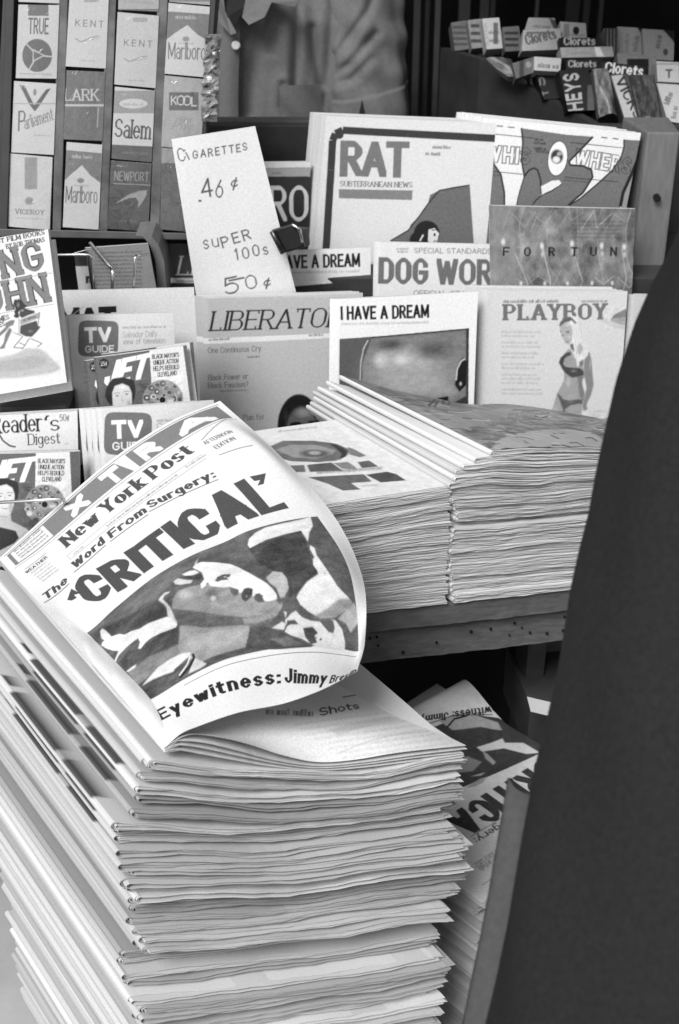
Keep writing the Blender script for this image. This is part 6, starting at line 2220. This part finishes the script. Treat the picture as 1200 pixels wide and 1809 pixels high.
P4 = np.stack([pz(uu, np.full(320, HL / NLm * .5 * .985) * (.80 + .20 * np.exp(-uu / .035)) + .0008, np.full(320, v)) for v in vv])
def eye_draw(c):
    Z = lambda *p: [(540 + x / 3.75, 640 + y / 3.75) for x, y in p]
    P = lambda pts, v, s=1, a=1.0: c.poly(Z(*pts), v, a, s)
    P([(-240, 560), (-150, 520), (60, 520), (200, 538), (300, 580), (270, 622), (200, 652), (80, 662), (-100, 655), (-220, 620)], .40, 2)
    P([(-200, 580), (-100, 545), (80, 548), (200, 580), (180, 610), (60, 640), (-80, 630)], .56, 3)
    c.blob(540 + 60 / 3.75, 640 + 605 / 3.75, 34, 9, .34, 1, .6)
    c.blob(540 + 60 / 3.75, 640 + 600 / 3.75, 16, 5, .62, 1, .6)
    P([(150, 535), (240, 560), (280, 590), (262, 625), (220, 648), (240, 610), (210, 575)], .22, 1)
    P([(280, 560), (330, 580), (400, 618), (360, 630), (290, 610)], .45, 2)
    P([(10, 680), (170, 664), (250, 720), (30, 726)], .34)
    P([(185, 668), (280, 660), (330, 692), (340, 712), (240, 704)], .50)
    P([(345, 662), (420, 650), (482, 690), (375, 700)], .36)
    P([(-200, 690), (-10, 680), (0, 726), (-160, 730)], .42)
    P([(20, 762), (385, 742), (440, 790), (300, 800), (364, 842), (250, 850), (150, 806)], .38)
    P([(400, 745), (540, 725), (600, 740), (664, 782), (500, 796)], .30)
    c.mottle(470, 770, 720, 870, .05, 26, 4)
    for k in range(4):
        c.greek((560, 838 - k * 1.2), (676, 830 - k * 1.2), 3.5, .45, .5)
    c.greek((492, 764), (560, 756), 4, .5, .8)
    c.greek((640, 860), (668, 858), 3, .5)
curved_sheet('front_cover', P4, eye_draw, topL, base=.84, material=P_GLOSS, back=False)

# ------------------------------------------------------------------ passer-by in a dark coat at the right edge
COAT = mat('dark_wool_coat', .015, .9, 220, .22, .35, .1)
DC = .98
edge = [(1300, 300), (1215, 430), (1190, 490), (1155, 550), (1120, 625), (1090, 722), (1068, 840), (1048, 950), (1012, 1070), (985, 1200), (955, 1330), (925, 1470), (896, 1600), (872, 1720), (858, 1809), (835, 1960), (815, 2120)]
E3 = np.array([at_d(x, y, DC) for x, y in edge])
order = np.argsort(E3[:, 2])
ez, ex, ey = E3[order, 2], E3[order, 0], E3[order, 1]
cxb, cyb = .56, float(np.mean(ey)) + .02
zlow, zhigh = float(ez[0]), float(ez[-1])
def coat(u, v):
    a = u * 2 * math.pi
    z = zlow + v * (1.42 - zlow)
    left = np.interp(z, ez, ex)
    yc = np.interp(z, ez, ey)
    rx = cxb - left
    ry = .17 + .10 * (1 - v)
    top = np.clip((z - zhigh) / (1.42 - zhigh), 0, 1)
    rx = rx * (1 - .25 * top)
    f = .009 * np.sin(a * 7 + 2 * np.sin(v * 4)) * (1.1 - v) + .006 * np.sin(a * 13 + v * 12) + .0035 * np.sin(v * 27 + a * 4)
    return np.stack([cxb + (rx + f * .4) * np.cos(a), yc + (ry + f) * np.sin(a), z], -1)
zc0 = 1.30
J = {'pelvis': ((cxb, cyb, .86), (.15, .11)), 'waist': ((cxb, cyb, 1.02), (.14, .10)), 'chest': ((cxb, cyb, 1.26), (.15, .11)), 'neckb': ((cxb, cyb, 1.42), .07), 'neck': ((cxb, cyb + .01, 1.48), .055),
     'jaw': ((cxb, cyb + .04, 1.54), (.062, .075)), 'skull': ((cxb, cyb + .01, 1.63), (.078, .095)), 'crown': ((cxb, cyb, 1.70), (.05, .06))}
B = [('pelvis', 'waist'), ('waist', 'chest'), ('chest', 'neckb'), ('neckb', 'neck'), ('neck', 'jaw'), ('jaw', 'skull'), ('skull', 'crown')]
for sg, nm in ((1, 'l'), (-1, 'r')):
    J['sh' + nm] = ((cxb + sg * .18, cyb, 1.36), .06)
    J['el' + nm] = ((cxb + sg * .22, cyb + .04, 1.08), .045)
    J['wr' + nm] = ((cxb + sg * .16, cyb + .16, .98), .03)
    J['ha' + nm] = ((cxb + sg * .13, cyb + .19, .98), (.03, .02))
    J['hi' + nm] = ((cxb + sg * .09, cyb, .80), .09)
    J['kn' + nm] = ((cxb + sg * .10, cyb + .01, .46), .06)
    J['an' + nm] = ((cxb + sg * .10, cyb - .01, .09), .042)
    J['to' + nm] = ((cxb + sg * .11, cyb + .14, .04), .036)
    B += [('chest', 'sh' + nm), ('sh' + nm, 'el' + nm), ('el' + nm, 'wr' + nm), ('wr' + nm, 'ha' + nm), ('pelvis', 'hi' + nm), ('hi' + nm, 'kn' + nm), ('kn' + nm, 'an' + nm), ('an' + nm, 'to' + nm)]
walker = skin_body('person', J, B, DKCL)
tag(walker, 'person in a long dark coat standing close at the right edge of the stall', 'person')
cb = shirt_part('coat', coat, 160, 90, walker, COAT)
# turned-back edge of the coat, lighter on its inner side
fl = [(897, 1374, 46), (886, 1440, 48), (874, 1510, 50), (862, 1580, 50), (849, 1650, 50), (834, 1720, 54), (816, 1809, 58), (796, 1950, 56), (770, 2100, 60)]
rows_ = []
for (x, y, w) in fl:
    p = at_d(x, y, DC + .03)
    q_ = at_d(x + w * 1.6, y + 6, DC + .03)
    rows_.append((p, q_))
vs = []
nk = 14
for k, (p, q_) in enumerate(rows_):
    for j in range(nk):
        a = j / (nk - 1)
        th_ = math.pi * (1.0 - 1.25 * a)
        ww = np.linalg.norm(q_ - p) * .5
        vs.append(p + unit(q_ - p) * ww * (1 + math.cos(th_)) + np.array([0, -.016 * math.sin(th_), 0]))
me = mesh_np('turned_edge', vs, grid_quads(len(rows_), nk, 0, True), smooth=True)
e = link('turned_edge', me, mat('coat_lining', .058, .85, 160, .15, .2, .1), cb)
sm = e.modifiers.new('thick', 'SOLIDIFY')
sm.thickness = .004
tag(e, 'lighter turned-back edge of the coat')
